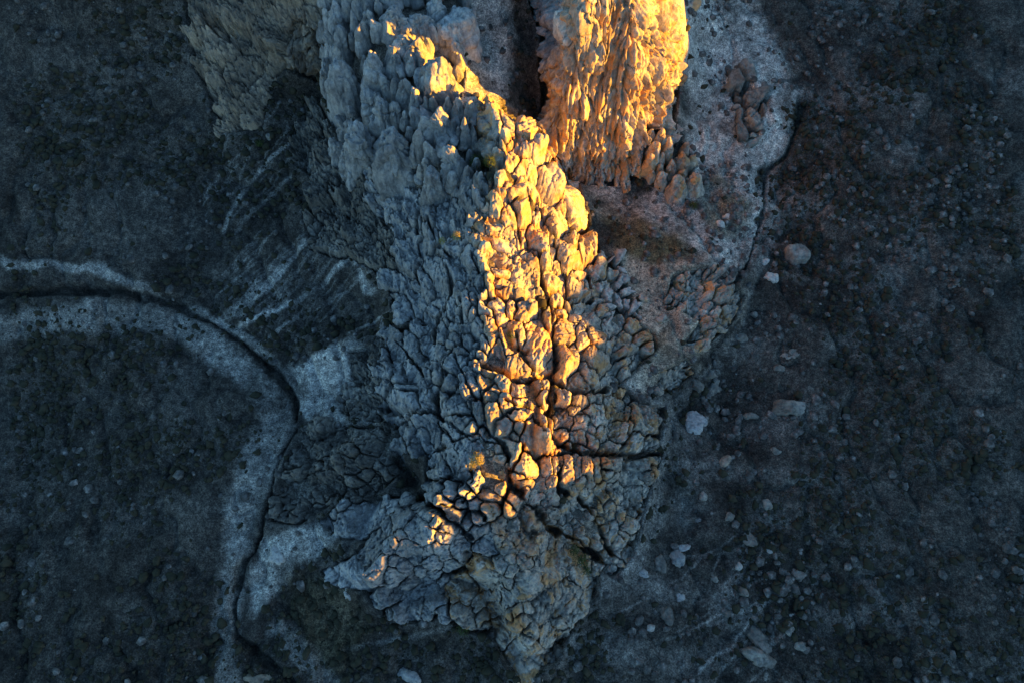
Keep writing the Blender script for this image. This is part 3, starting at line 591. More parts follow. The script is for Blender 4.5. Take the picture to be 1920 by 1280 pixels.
H = off[Lq]*sstep(0, 4, ed) + h_*sstep(0, 3, ed)*(.9-.75*zflu[zi[Lq]].clip(0, 1)) + dome*r0*zdome[zi[Lq]]
slp = np.sqrt(np.maximum(1/qn[..., 2]**2-1, 0)); iscl = np.array([z['name'] in ('cliff', 'cliff_shoulder') for z in Z])[zi[Lq]]
beta = np.where(iscl, 1., sstep(1.6, 2.8, slp)*.8)
terr = np.clip(PS[Lq][..., 2]-QZ, -1.5*r0, 1.5*r0)*(1-beta)*.5
H += terr*sstep(0, 2.5, ed)
mD = np.where(iscl, .3, 1.)*np.minimum(2.4, .5+.8*r0)*(1-.45*zflu[zi[Lq]].clip(0, 1))
H -= mD*np.exp(-(ed/1.25)**2) + .35*np.exp(-ed/2.6)
ch = zchip[zi[Lq]]; fl_ = zflu[zi[Lq]]
V3 = Q3f+qn.reshape(-1, 3)*H.reshape(-1, 1)
a1 = mfbm(V3*.30, member, 3, 211); a2 = mfbm(V3*.95, member, 4, 212)
cr1 = np.clip(1-np.abs(mfbm(V3*np.array([.42, .42, .34])+9, member, 3, 213))*7, 0, 1)**1.5
cr2 = np.clip(1-np.abs(mfbm(V3*np.array([1.1, 1.1, .8])+19, member, 2, 214))*4.5, 0, 1)**1.5
f3 = mfbm(V3*np.array([.95, .95, .10])+3.3, member, 3, 215); f4 = mfbm(V3*np.array([2.2, 2.2, .22])+8.3, member, 2, 216)
H += .10*ch*mfbm(V3*2.9+11, member, 2, 219)
a0 = mfbm(V3*.105+70, member, 2, 218)
lowv = sstep(600, 800, qv)
H += (2.3*np.abs(a0)*2-1.3)*(1+.9*lowv)*(.35+.65*(1-beta))*np.clip(zm*1.2-.2, 0, 1)
H += 1.1*a1*ch + .34*a2*ch - .75*cr1*ch - .26*cr2*ch + fl_*(.75*(np.abs(f3)*2-.55)+.18*f4)
mc = member & iscl
f5 = mfbm(Q3f*np.array([.34, .12, .012])+1.3, mc, 2, 221); f6 = mfbm(Q3f*np.array([.8, .3, .03])+4.3, mc, 2, 222)
H += np.where(iscl, 1.7*(np.minimum(np.abs(f5)*3, 1)-.6)+.7*(np.minimum(np.abs(f6)*3, 1)-.5), 0)
for k in range(2):                                                # joint sets inside each block
    nj = RS.normal(size=(len(seeds), 3)); nj[:, 2] *= .4; nj /= np.linalg.norm(nj, axis=1, keepdims=True); lam = RS.uniform(1.2, 3.2, len(seeds))
    t_ = (dl*nj[Lq]).sum(-1)/lam[Lq]+.5*a1+RS.uniform(0, 1, len(seeds))[Lq]; ee = np.abs(t_-np.round(t_))*lam[Lq]
    H += ch*(-.45*np.exp(-(ee/.17)**2)+.26*_h(np.floor(t_+.5).astype(np.int64).ravel(), Lq.ravel()*0+k, Lq.ravel(), 3).reshape(qs))*(1-.5*fl_.clip(0, 1))
gw = np.clip(.8+1.0*a1+.4*a2, .25, 1.7)
for pl, w, dep in GUL: H -= dep*(1.5 if w < 4.5 else 1.1)*np.sqrt(gw)*(1-sstep(w*.2*gw, w*1.35*gw, poly_seg_d(qu+5*w1+2*w3, qv+5*w2_+2*w4, pl)))
H -= 2.2*(1-zm)
qh = qn*np.where(iscl, .6, 1.)[..., None]**np.array([0, 0, 1.])
dq = qh*beta[..., None]+np.array([0, 0, 1.])*(1-beta[..., None]); dq /= np.linalg.norm(dq, axis=-1, keepdims=True)
QQ = Q3+dq*H[..., None]
ff_ok = member[:-1, :-1] & member[1:, :-1] & member[1:, 1:] & member[:-1, 1:]
gi, gj = np.nonzero(ff_ok); nyq = qs[1]
fidx = np.stack([gi*nyq+gj, (gi+1)*nyq+gj, (gi+1)*nyq+gj+1, gi*nyq+gj+1], -1); flab = LB_[gi, gj]
so = np.argsort(flab, kind='stable'); fidx = fidx[so]; flab = flab[so]
QF = QQ.reshape(-1, 3); st_ = np.concatenate([[0], np.nonzero(np.diff(flab))[0]+1, [len(flab)]])
# normals of the whole skin, so that blocks shade continuously inside and stay separate meshes
npatch = 0; blocks = []
def pieces(fs):
    uq, inv = np.unique(fs, return_inverse=True); f_ = inv.reshape(fs.shape); comp = np.arange(len(uq))
    while True:
        old = comp.copy(); fm = comp[f_].min(1)
        for c in range(4): np.minimum.at(comp, f_[:, c], fm)
        comp = comp[comp]
        if (comp == old).all(): break
    fc = comp[f_[:, 0]]; return [fs[fc == c] for c in np.unique(fc) if (fc == c).sum() >= 5]
for k in range(len(st_)-1):
    blocks.extend((flab[st_[k]], q) for q in pieces(fidx[st_[k]:st_[k+1]]))
for i, fs in blocks:
    uq, inv = np.unique(fs, return_inverse=True); f_ = inv.reshape(fs.shape); vv = QF[uq]
    # boundary edges get a skirt reaching down into the rock, so that a block has sides
    ed_ = np.concatenate([f_[:, [0, 1]], f_[:, [1, 2]], f_[:, [2, 3]], f_[:, [3, 0]]]); key = np.sort(ed_, 1); kk = key[:, 0].astype(np.int64)*len(uq)+key[:, 1]
    u_, ix, cn = np.unique(kk, return_index=True, return_counts=True); be = ed_[ix[cn == 1]]
    bv = np.unique(be); mp_ = np.full(len(uq), -1); mp_[bv] = np.arange(len(bv))+len(uq)
    low = vv[bv]-(NS[i] if Z[zi[i]]['kind'] == 'column' else np.array([0, 0, 1.]))*.9; cen = vv.mean(0); low += (cen-low)*.06
    sk = np.stack([be[:, 1], be[:, 0], mp_[be[:, 0]], mp_[be[:, 1]]], 1)
    z = Z[zi[i]]; org = PS[i]; me = mesh_from(z['part'], np.concatenate([vv, low])-org, np.concatenate([f_, sk])); me.materials.append(MATS[z['mat']])
    o = bpy.data.objects.new(z['part'], me); e = roots[zi[i]]; o.location = tuple(org-np.array(e.location)); put(o, e); seeds[i]['obj'] = o; npatch += 1
print('patches', npatch, 'faces', len(fidx))
# ------------------------------------------------------------------ the ground: one sheet to the horizon
def axis(lo, hi, step, far, cap_lo, cap_hi, grow=1.25):
    c = list(np.arange(lo, hi+.001, step)); d = step
    while c[-1] < far: d = min(d*grow, 3.5) if c[-1] < cap_hi else d*grow; c.append(c[-1]+d)
    d = step; b = [c[0]]
    while b[-1] > -far: d = min(d*grow, 3.5) if b[-1] > cap_lo else d*grow; b.append(b[-1]-d)
    return np.array(b[:0:-1]+c)
ax_ = axis(-98, 98, .34, 1600, -120, 300); ay_ = axis(-46, 125, .34, 1600, -210, 150)
X, Y = np.meshgrid(ax_, ay_, indexing='ij'); Zm = macro(X, Y)
shp = X.shape; pts = np.stack([X, Y, Zm], -1); pu, pv = proj(pts)
def pc(x): return x.reshape(-1, 3)
near_ = (np.abs(X) < 130) & (Y > -80) & (Y < 160)
# gullies and the sinking of the ground below the rocks
dz = np.zeros(shp); wob = 5*fbm(pc(np.stack([X*.35, Y*.35, X*0], -1)), 2, 61).reshape(shp)
for pl, w, dep in GUL: dz -= dep*(1-sstep(0, w*1.5, poly_seg_d(pu, pv, pl)+wob*.3))*near_
rk = np.zeros(shp)
for z in Z: rk = np.maximum(rk, soft(pu, pv, z['poly'], 5)*near_)
rp = np.zeros(shp)
for z in Z:
    if z['patch']: rp = np.maximum(rp, soft(pu, pv, z['poly'], 6)*near_)
sl_ = np.hypot((macro(X+.8, Y)-macro(X-.8, Y))/1.6, (macro(X, Y+.8)-macro(X, Y-.8))/1.6)
ringm = np.zeros(shp)
for z in Z: ringm = np.maximum(ringm, soft(pu, pv, z['poly'], 26)*near_)
ringm = ringm*(1-rk)
dz -= 3.4*rk*(1-rp) + rp*np.minimum(3.4*np.sqrt(1+sl_**2), 12)
nz = fbm(pc(np.stack([X*.05, Y*.05, X*0], -1)), 4, 3).reshape(shp); nf = fbm(pc(np.stack([X*.35, Y*.35, X*0], -1)), 4, 13).reshape(shp)
dz += nz*.5 + nf*.22 + (1-rk)*.9*fbm(pc(np.stack([X*.11, Y*.11, X*0], -1)), 4, 93).reshape(shp)*sstep(-200, 0, X) + rk*(np.abs(nf))*.6
nm_ = fbm(pc(np.stack([X*.13+7, Y*.13, X*0], -1)), 4, 55).reshape(shp)
er = 1-np.abs(fbm(pc(np.stack([X*.16+Y*.05, Y*.10-X*.04, X*0], -1)), 4, 97).reshape(shp))*2.4
dz -= (1-rk)*near_*1.1*np.clip(er, 0, 1)**2*(1-sstep(-16, -2, X)*(1-sstep(20, 34, X)))
# surface colour masks: pale and brown soil, dark strokes
pale = np.zeros(shp); dark = np.zeros(shp); brown = np.zeros(shp)
nw = fbm(pc(np.stack([X*.12+9, Y*.12, X*0], -1)), 3, 58).reshape(shp)
wu = pu+10*nf+6*nz+14*nw; wv_ = pv+10*nw+10*fbm(pc(np.stack([X*.3+50, Y*.3, X*0], -1)), 4, 23).reshape(shp)
def P_(pts_, k, w=14):
    global pale; pale = np.maximum(pale, k*soft(wu, wv_, pts_, w)*near_)
def St(pts_, hw, k):
    global pale; big = hw > 8; pale = np.maximum(pale, k*(1-sstep(hw*.5, hw*1.5, poly_seg_d(wu if big else pu+3.5*nf, wv_ if big else pv+3.5*nw, pts_)))*near_)
def Dk(pts_, hw, k=1., dep=0.):
    global dark, dz; wd_ = hw*np.clip(.75+1.1*nf+.7*nw, .2, 2.); m_ = k*(1-sstep(wd_*.5, wd_*1.5, poly_seg_d(pu+7*nf, pv+7*nw, pts_)))*near_; dark = np.maximum(dark, m_); dz = dz-dep*m_
P_([(530,700),(600,655),(660,638),(702,655),(690,700),(660,740),(640,790),(575,795),(545,745)], .95, 8)
St([(405,600),(470,640),(520,690),(555,745)], 9, .55); St([(-80,470),(60,500),(180,505),(300,560),(405,600)], 9, .45)
St([(-80,640),(60,610),(200,590),(330,600),(405,655),(450,690),(500,730),(522,790),(490,860),(455,930),(440,1010),(422,1100),(415,1200),(430,1290),(440,1400)], 24, .42)
P_([(490,1005),(540,985),(620,985),(640,1010),(590,1045),(550,1050),(530,1100),(470,1160),(460,1100)], .72, 10)
St([(520,1180),(570,1230),(620,1290)], 20, .45); St([(700,780),(640,800),(590,815),(560,860)], 10, .4)
St([(545,262),(500,300),(465,340),(440,385),(415,430)], 4, .55); St([(540,325),(490,375),(440,430)], 4, .4)
for k in range(12): St([(572+random.uniform(-8,10),450),(505+random.uniform(-25,25),525),(435+random.uniform(-22,30),595)], 2.5, random.uniform(.25,.5))
St([(655,475),(615,522),(570,555),(500,590),(450,612)], 5, .7); P_([(655,470),(672,490),(708,545),(682,548),(668,505)], .65, 4); St([(640,468),(670,470)], 8, .5)
St([(728,590),(690,606),(650,625)], 2.5, .5); St([(560,590),(500,640)], 3, .35)
for k in range(44):
    x0 = random.uniform(470, 700); y0 = random.uniform(430, 560); St([(x0, y0), (x0-random.uniform(50, 90), y0+random.uniform(60, 90))], random.uniform(1., 2.2), random.uniform(.12, .3))
for k in range(24):
    x0 = random.uniform(430, 560); y0 = random.uniform(180, 330); St([(x0, y0), (x0-random.uniform(30, 70), y0+random.uniform(50, 100))], random.uniform(1., 2.2), random.uniform(.1, .25))
P_([(890,-20),(962,0),(965,90),(945,180),(900,215),(855,205),(850,175),(872,110),(900,80)], .85, 10)
P_([(1262,-40),(1410,-20),(1470,120),(1478,250),(1430,330),(1430,400),(1390,510),(1300,480),(1240,440),(1130,405),(1085,345),(1290,362),(1290,150)], .9, 16)
P_([(1135,470),(1290,480),(1385,540),(1372,590),(1305,655),(1290,695),(1200,740),(1160,720),(1230,640),(1170,590),(1150,530)], .85, 10)
St([(1505,180),(1460,270),(1445,370),(1440,440),(1400,520),(1390,600)], 12, .38)
St([(1250,760),(1225,860),(1215,960),(1190,1060)], 24, .32); St([(1250,880),(1400,885),(1530,895)], 18, .15); St([(1100,1085),(1220,1100),(1340,1130)], 20, .22)
St([(1100,1210),(1180,1215),(1260,1230)], 26, .2); St([(1270,760),(1300,700),(1340,690)], 14, .3)
for k in range(14):                                               # fine branching rills
    x0 = random.uniform(1330, 1520); y0 = random.uniform(990, 1170); p_ = [(x0, y0)]; an = 2.35
    for q in range(7): an += random.gauss(0, .22); x0 += math.cos(an)*random.uniform(22, 40); y0 += math.sin(an)*random.uniform(18, 34); p_.append((x0, y0))
    St(p_, random.uniform(1.4, 2.6), random.uniform(.15, .34))
St([(1515,1068),(1478,1092),(1440,1130),(1420,1140),(1405,1165),(1392,1190),(1375,1215),(1340,1232),(1310,1262)], 3, .45)
St([(1060,1190),(1030,1240),(960,1275)], 5, .35); St([(1090,1120),(1050,1180)], 16, .4); St([(640,1220),(740,1200),(840,1175)], 5, .3)
Dk([(-80,560),(80,550),(220,545),(320,570),(395,600),(420,618),(470,662),(520,708),(553,752),(550,800),(522,860),(505,920),(488,1000),(455,1060),(432,1130),(434,1190),(475,1232),(550,1280)], 7, 1, 1.2)
Dk([(1510,200),(1475,290),(1432,325),(1434,400),(1412,460),(1386,520)], 7, 1, 1.0); Dk([(1390,600),(1330,665),(1312,700),(1262,745)], 6, .7, .4)
Dk([(955,30),(985,60),(995,140),(990,200)], 18, .5); Dk([(1130,412),(1200,432),(1280,462)], 20, .0)  # darkens the floor of the gap left of the cliff
Dk([(760,870),(775,905),(840,960)], 14, .7); Dk([(885,1040),(850,1085),(820,1100)], 18, .8)  # darker strokes along the pits below the west flank
def Br(pts_, k, w=10):
    global brown; brown = np.maximum(brown, k*soft(wu, wv_, pts_, w)*near_)
Br([(1130,412),(1180,402),(1280,442),(1292,475),(1230,492),(1150,468)], .95); Br([(1300,350),(1350,318),(1405,380),(1395,450),(1330,450)], .8); Br([(1200,620),(1245,610),(1250,660),(1205,665)], .7)
Br([(530,1070),(640,1080),(700,1190),(640,1290),(560,1200)], .6, 20)
moist = nz
cS = np.array([.066, .060, .054]); cP = np.array([.52, .50, .47]); cT = np.array([.42, .355, .28]); cB = np.array([.12, .10, .055]); cK = np.array([.022, .022, .02]); cR = np.array([.24, .22, .19])
tan_ = soft(wu, wv_, [(1110,360),(1290,470),(1400,520),(1400,600),(1290,720),(1200,740),(1100,560)], 30)*near_
col = cS*(1+.45*nz[..., None]+.6*nf[..., None]) + np.array([.085, .083, .08])*np.clip(nm_*1.3-.25, 0, 1)[..., None]*sstep(10, 30, X)[..., None] + np.array([.03, .028, .026])*np.clip(nm_*1.5, 0, 1)[..., None]
st3 = fbm(pc(np.stack([X*.55, Y*.22, X*0], -1)), 3, 57).reshape(shp)
pl_ = np.clip(pale*(.92+.45*nf+.5*nm_+.25*st3)+ringm*.28, 0, 1)[..., None]
col = col*(1-pl_)+(cP*(1-tan_[..., None])+cT*tan_[..., None])*(1+.15*nz[..., None])*pl_
col = col*(1-.85*rk[..., None])+cR*.85*rk[..., None]
b_ = (brown*np.clip(.75+.6*nf, 0, 1))[..., None]; col = col*(1-b_)+cB*b_
d_ = dark[..., None]*.85; col = col*(1-d_)+cK*d_
col = np.clip(col, .012, .6)
ni, nj = shp; idx = np.arange(ni*nj).reshape(shp)
fq = np.stack([idx[:-1, :-1], idx[1:, :-1], idx[1:, 1:], idx[:-1, 1:]], -1).reshape(-1, 4)
ZG = Zm+dz
gm = mesh_from('ground', np.stack([X, Y, ZG], -1).reshape(-1, 3), fq)
ca = gm.color_attributes.new('soil', 'FLOAT_COLOR', 'POINT'); ca.data.foreach_set('color', np.concatenate([col.reshape(-1, 3), np.ones((ni*nj, 1))], 1).astype(np.float32).ravel())
m, n_, b = mat_new('soil'); at_ = node(n_, 'ShaderNodeVertexColor', layer_name='soil'); g = node(n_, 'ShaderNodeNewGeometry')
f1 = noise_tex(n_, g.outputs['Position'], .9, 10, .8); f2 = noise_tex(n_, g.outputs['Position'], 3.5, 8, .8)
c_ = mix(n_, at_.outputs[0], ramp(n_, f1, [(.36, (.3, .3, .31)), (.5, (.9, .9, .9)), (.64, (2.0, 1.95, 1.85))]), 1.0, 'MULTIPLY')
c_ = mix(n_, c_, ramp(n_, f2, [(.42, (.4, .4, .4)), (.6, (1.6, 1.58, 1.5))]), 1.0, 'MULTIPLY')
n_.links.new(c_, b.inputs['Base Color']); b1 = node(n_, 'ShaderNodeBump'); b1.inputs['Strength'].default_value = 1.0; b1.inputs['Distance'].default_value = .55; n_.links.new(f1, b1.inputs['Height']); n_.links.new(b1.outputs[0], b.inputs['Normal'])
gm.materials.append(m); go = put(bpy.data.objects.new('ground', gm)); tag(go, kind='structure')
fxs, fys = ax_, ay_
def gz(x, y):
    i = np.clip(np.searchsorted(fxs, x)-1, 0, ni-2); j_ = np.clip(np.searchsorted(fys, y)-1, 0, nj-2)
    a = (x-fxs[i])/(fxs[i+1]-fxs[i]); b2 = (y-fys[j_])/(fys[j_+1]-fys[j_])
    return (ZG[i, j_]*(1-a)+ZG[i+1, j_]*a)*(1-b2)+(ZG[i, j_+1]*(1-a)+ZG[i+1, j_+1]*a)*b2
def gv(arr, x, y):
    i = np.clip(np.searchsorted(fxs, x)-1, 0, ni-2); j_ = np.clip(np.searchsorted(fys, y)-1, 0, nj-2); return arr[i, j_]
# ------------------------------------------------------------------ scrub and rubble that nobody could count
def scatter(name, N_, xr, yr, dens, rmin, rmax, flat, mat, lev=1, spiky=.3, pw=2.5):
    x = rng.uniform(*xr, N_); y = rng.uniform(*yr, N_)
    keep = rng.uniform(0, 1, N_) < dens(x, y); x = x[keep]; y = y[keep]
    if lev == 1:
        bm = bmesh.new(); bmesh.ops.create_icosphere(bm, subdivisions=1, radius=1); vv = np.array([q.co[:] for q in bm.verts]); ff = np.array([[q.index for q in t.verts] for t in bm.faces]); bm.free()
    else: vv, ff = ICO[lev]
    k = len(x); r_ = rmin+(rmax-rmin)*rng.uniform(0, 1, k)**pw
    s_ = 1+spiky*rng.uniform(-1, 1, (k, len(vv)))
    an = rng.uniform(0, 6.28, k); c, s2 = np.cos(an), np.sin(an); asp = rng.uniform(.65, 1.3, k)
    q = vv[None]*s_[..., None]; qx = q[..., 0]*asp[:, None]; qy = q[..., 1]
    vx = (qx*c[:, None]-qy*s2[:, None])*r_[:, None]+x[:, None]; vy = (qx*s2[:, None]+qy*c[:, None])*r_[:, None]+y[:, None]
    vz = q[..., 2]*r_[:, None]*flat+(gz(x, y)+r_*flat*.35)[:, None]
    V_ = np.stack([vx, vy, vz], -1).reshape(-1, 3); F_ = (ff[None]+(np.arange(k)*len(vv))[:, None, None]).reshape(-1, 3)
    me = mesh_from(name, V_, F_, smooth=False); me.materials.append(mat); o = put(bpy.data.objects.new(name, me)); print(name, k, len(F_)); return o
mS, n_, b = mat_new('dry_scrub_leaf'); g = node(n_, 'ShaderNodeNewGeometry'); fz = noise_tex(n_, g.outputs['Position'], .5, 6, .7)
n_.links.new(ramp(n_, fz, [(.35, (.018, .02, .014)), (.5, (.035, .034, .022)), (.65, (.06, .05, .032))]), b.inputs['Base Color'])
mR, n_, b = mat_new('valley_stone'); g = node(n_, 'ShaderNodeNewGeometry'); fz = noise_tex(n_, g.outputs['Position'], .9, 6, .7)
n_.links.new(ramp(n_, fz, [(.38, (.045, .043, .04)), (.55, (.12, .113, .105)), (.7, (.33, .31, .285))]), b.inputs['Base Color'])
def d_scrub(x, y):
    p_ = gv(pale, x, y); k = gv(rk, x, y); cl = fbm(np.stack([x*.09, y*.09, x*0], -1), 3, 71)
    return np.clip((.40+1.5*cl)*(1-p_*1.35), .03, 1)*(1-np.minimum(1, k*1.5))*(np.abs(x) < 97)
tag(scatter('scrub', 60000, (-97, 97), (-45, 122), d_scrub, .10, .8, .75, mS, 1, .6, 3.8), 'dark dry scrub scattered over the valley floor and slopes', 'scrub', kind='stuff')
def d_rub(x, y):
    p_ = gv(pale, x, y); k = gv(rk, x, y); cl = fbm(np.stack([x*.12+40, y*.12, x*0], -1), 3, 81); east = sstep(14, 34, x)
    ring = gv(ringm, x, y)
    return np.clip((.22+.7*cl)*(.35+.9*east)+.9*ring*(1-k), .02, 1)*(1-np.minimum(1, k*1.2))
tag(scatter('rubble', 42000, (-97, 97), (-45, 122), d_rub, .08, .95, .6, mR, 1, .25, 4.0), 'grey stones and rubble strewn over the valley floor', 'rubble', kind='stuff')
# ------------------------------------------------------------------ loose boulders
LB = [
 (1300,790,22,19,90,'grey','six sided grey boulder alone at the foot of the east side'),
 (1484,765,28,16,0,'dark','tan boulder at the right edge of the dark valley'),
 (1342,727,22,12,145,'dark','long smooth grey boulder leaning up to the right below the terrace nose'),
 (1308,722,14,11,60,'dark','brownish boulder touching the long smooth boulder below the terrace nose'),
 (1330,700,12,9,0,'dark','small dull boulder just under the terrace nose'),
 (1446,522,14,12,0,'pale','pale ribbed round boulder in the wash bed'),
 (1434,492,9,6,140,'pale','little white stone above the ribbed round boulder in the wash'),
 (1492,475,20,18,20,'dark','large cracked boulder at the right edge beside the wash'),
 (1487,663,20,9,160,'dark','flat jagged pale slab near the right edge'),
 (1388,634,14,8,30,'dark','lens shaped boulder in the dark field east of the terrace'),
 (1360,863,14,9,150,'ochre','rust coloured stone in the middle of the dark valley'),
 (1440,945,11,9,60,'dark','pale grey stone below the middle of the right valley'),
 (1368,968,10,9,0,'dark','round grey stone above the cracked boulders in the right valley'),
 (1270,1048,15,15,0,'grey','square pale boulder beside the rusty slab in the lower right valley'),
 (1240,1058,16,10,70,'dark','reddish slab leaning on the square pale boulder'),
 (1276,1028,18,6,170,'grey','narrow pale slab lying behind the square boulder'),
 (1400,1010,16,12,30,'dark','cracked grey boulder right of the middle of the lower valley'),
 (1386,1062,7,7,0,'pale','small pinkish stone in the lower right valley'),
 (1428,1202,24,13,50,'dark','long wedge shaped boulder near the lower right corner'),
 (1425,1235,26,13,20,'dark','flat brown slab just below the wedge shaped boulder'),
 (1442,1032,10,4,15,'pale','thin pale stone in the rubble at the right'),
 (1495,1075,14,11,30,'dark','grey boulder at the right edge beside the forked track'),
 (1275,1118,9,8,60,'grey','small pale stone on the bluish gravel streak'),
 (1250,1155,14,12,90,'dark','pointed dull green stone in the lower valley'),
 (1220,1178,7,6,0,'pale','tiny white stone low in the right valley'),
 (1406,1230,10,5,20,'dark','dark chip of rock left of the flat brown slab'),
 (1410,780,8,14,90,'dark','dark upright stone above the rusty stone'),
 (1362,640,9,6,0,'dark','small stone next to the lens shaped boulder'),
 (1462,690,12,6,0,'dark','thin flat stone below the jagged pale slab'),
 (1395,1110,9,9,0,'dark','rounded stone where the pale forked track splits'),
 (1340,1085,8,6,40,'dark','dark little stone at the end of the bluish gravel streak'),
 (1480,1180,12,8,60,'dark','blunt stone at the far right of the lower valley'),
 (1500,1210,10,8,0,'dark','last grey stone before the lower right corner'),
 (1455,845,10,7,20,'dark','stone at the right above the grassy patch'),
 (1320,930,9,7,60,'dark','lone dark stone on the gravel east of the slabs'),
 (1205,1075,9,7,0,'grey','blue grey stone at the foot of the slab fan'),
 (1365,1150,8,6,0,'dark','small brown stone left of the pale forked track'),
 (1295,10,16,9,0,'tan','sandy rock at the top edge right of the golden cliff'),
 (1258,10,12,8,30,'dark','dark stone at the top edge beside the golden cliff'),
 (1380,160,10,8,60,'dark','small dark stone left of the lone reddish outcrop'),
 (1415,590,8,6,0,'dark','dark stone beneath the rim of the terrace'),
 (518,1040,17,12,60,'pale','white cracked boulder on the pale dust at the lower left'),
 (620,1078,14,12,60,'grey','pale stone at the tip of the southwest knob'),
 (772,1268,22,14,20,'grey','grey rock at the bottom edge left of the ridge tip'),
 (490,1274,30,9,0,'ochre','brown mound of rock at the bottom edge on the left'),
 (1045,1192,11,9,0,'dark','round dark boulder beside the south tip of the ridge'),
 (1050,1225,12,8,60,'dark','black boulder below the round one at the south tip'),
 (1190,590,9,7,0,'tan','small tan stone on the terrace right of the pale boulders'),
 (1165,530,10,8,40,'tan','tan boulder half buried at the top of the terrace'),
 (1205,560,12,8,20,'tan','low tan hump in the middle of the terrace'),
 (1240,600,14,8,150,'tan','long low tan stone near the brown patch of the terrace'),
 (1335,470,7,6,0,'dark','dark stone on the speckled slope above the terrace'),
 (1350,420,8,7,0,'pale','pale stone in the dark speckled patch'),
 (1365,405,6,5,0,'pale','smaller pale stone right of the one in the dark speckled patch'),
 (1315,395,6,5,0,'dark','stone at the left side of the dark speckled patch'),
 (1190,340,8,6,0,'pale','white pebble like stone at the foot of the golden cliff'),
 (505,255,6,5,0,'dark','dark stone beside the upper pale track on the west slope'),
 (520,960,22,9,160,'ochre','ochre rock shelf just above the pale dust by the stream'),
 (555,955,18,9,30,'ochre','ochre rock shelf to the right of the stream bend'),
]
def make_boulder(u, v, a, b_, g, mat, label, name='boulder', cat='boulder'):
    r = random.Random(int(u*13+v)); p = at(u, v, 0.)
    for _ in range(4):
        z0 = float(gz(np.array([p[0]]), np.array([p[1]]))[0]); p = at(u, v, z0)
    sc = np.linalg.norm(p-CP0)/F; ga = -math.radians(g)
    x = np.array([math.cos(ga), math.sin(ga), 0]); y = np.array([-math.sin(ga), math.cos(ga), 0]); fr = np.stack([x, y, [0, 0, 1.]])
    L = np.array([a*sc, b_*sc, b_*sc]); h = L[1]*r.uniform(.95, 1.25)
    pl = boulder_planes(fr, L*1.06, h, r, .75, 3, 6, .12); lev = 4 if a > 11 else 3
    vv = rock_vertices(p-np.array([0, 0, .22*h]), fr, np.array([L[0], L[1], h]), pl, lev, .55, 0, math.sqrt(L[0]*L[1]), 16., int(u) % 89)
    me = mesh_from(name, vv-p, ICO[lev][1]); me.materials.append(MATS[mat]); o = put(bpy.data.objects.new(name, me)); o.location = tuple(p)
    tag(o, label, cat); return o
for q in LB: make_boulder(*q)
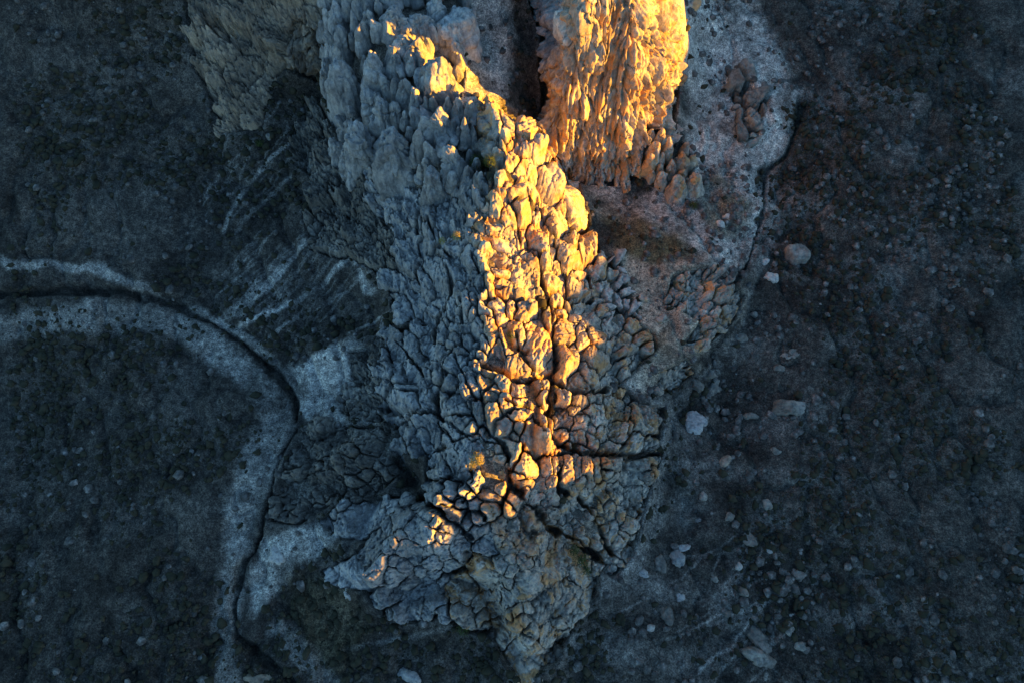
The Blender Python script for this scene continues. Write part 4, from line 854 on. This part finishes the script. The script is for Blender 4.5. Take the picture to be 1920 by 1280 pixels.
# ------------------------------------------------------------------ shrubs one can tell apart
def leaf_mat(name, c0, c1):
    m, n_, b = mat_new(name); g = node(n_, 'ShaderNodeNewGeometry'); f = noise_tex(n_, g.outputs['Position'], 2.2, 4, .6); n_.links.new(ramp(n_, f, [(.35, c0), (.65, c1)]), b.inputs['Base Color']); return m
mG = leaf_mat('green_leaf', (.03, .05, .015), (.08, .11, .03)); mY = leaf_mat('golden_leaf', (.22, .20, .05), (.38, .32, .08))
mW, n_, b = mat_new('shrub_wood'); b.inputs['Base Color'].default_value = (.09, .065, .045, 1)
def on_rocks(u, v):
    p = cast(np.array([u]), np.array([v]))[0]; return p
def shrub(u, v, rpx, label, leaf, lift=0.):
    p = on_rocks(u, v); sc = np.linalg.norm(p-CP0)/F; R = rpx*sc; r = np.random.default_rng(int(u+v))
    e = put(bpy.data.objects.new('shrub', None)); e.location = tuple(p+np.array([0, 0, lift])); tag(e, label, 'shrub')
    k = 420; d = r.normal(size=(k, 3)); d /= np.linalg.norm(d, axis=1, keepdims=True); d[:, 2] = np.abs(d[:, 2])
    lump = 1+.35*vnoise(d*2.2+u, 3); c = d*(R*lump*r.uniform(.55, 1.08, k))[:, None]
    t = r.normal(size=(k, 3)); t -= d*(t*d).sum(1)[:, None]; t /= np.linalg.norm(t, axis=1, keepdims=True); w = np.cross(d, t)+.6*d*r.uniform(-1, 1, (k, 1)); l = R*r.uniform(.10, .20, k)[:, None]
    V_ = np.stack([c-t*l*.5, c+w*l*.3, c+t*l*.7+d*l*.5, c-w*l*.3], 1).reshape(-1, 3); F_ = np.arange(4*k).reshape(-1, 4)
    me = mesh_from('leaves', V_, F_, False); me.materials.append(leaf); put(bpy.data.objects.new('foliage', me), e)
    bm = bmesh.new()
    for q in range(7):
        a = r.normal(size=3); a[2] = abs(a[2])+.5; a /= np.linalg.norm(a); M = Vector(a).to_track_quat('Z', 'Y').to_matrix().to_4x4()
        from mathutils import Matrix
        bmesh.ops.create_cone(bm, cap_ends=True, segments=5, radius1=R*.06, radius2=R*.015, depth=R*.9+lift, matrix=M@Matrix.Translation((0, 0, R*.3-lift*.3)))
    ms = bpy.data.meshes.new('stems'); bm.to_mesh(ms); bm.free(); ms.materials.append(mW); put(bpy.data.objects.new('stems', ms), e)
for q in [(896,862,14,'golden bush catching the sun on the west side of the crest',mY,1.6),(886,872,8,'smaller pale gold bush left of the golden bush on the crest',mY,1.4),
          (832,462,7,'left of two small gold tufts on the shaded west face',mY,2.2),(858,455,9,'right of two small gold tufts on the shaded west face',mY,2.2),
          (1075,1030,11,'uppermost green shrub in the southern ravine',mG,1.),(1088,1048,12,'middle green shrub in the southern ravine',mG,1.),(1098,1068,9,'lowest green shrub in the southern ravine',mG,1.),
          (895,308,15,'dark shrub in the left of the hollow below the three sunlit tips',mG,.3),(918,306,13,'dark shrub in the right of the hollow below the three sunlit tips',mG,.3),
          (957,632,10,'dark green shrub in the pit left of the biggest golden block',mG,.5),(980,1112,10,'olive shrub among the crags near the south tip',mG,1.),(1300,385,9,'olive shrub left of the dark speckled patch',mG,0.),
          (487,270,7,'round dark bush on the slope beside the upper pale track',mG,0.),(870,1175,12,'olive shrub below the southwest crags',mG,.3)]: shrub(*q)
# ------------------------------------------------------------------ labels for the rocks that stand out
def lab(u, v, t):
    s = min((s for s in seeds if s['hand'] and 'obj' in s), key=lambda s: (s['u']-u)**2+(s['v']-v)**2); s['obj']['label'] = t
lab(826,125,'leaf shaped spire with a yellow sunlit edge'); lab(850,295,'squat spire with a small golden tip'); lab(1005,642,'biggest golden block of the lower crest')
lab(1058,680,'curved left arm of the horseshoe shaped rock'); lab(866,1026,'smooth pale blue egg shaped boulder'); lab(1162,594,'almost white boulder'); lab(652,145,'broad craggy pinnacle at the left edge')
lab(743,270,'wide smooth slab topped pinnacle'); lab(921,225,'upright golden block'); lab(862,25,'largest smooth cone at the top edge'); lab(1035,328,'pale golden block with a dark notch')
lab(904,1067,'blue grey crag with fine cracks'); lab(1210,785,'smooth grey boulder at the outer edge')
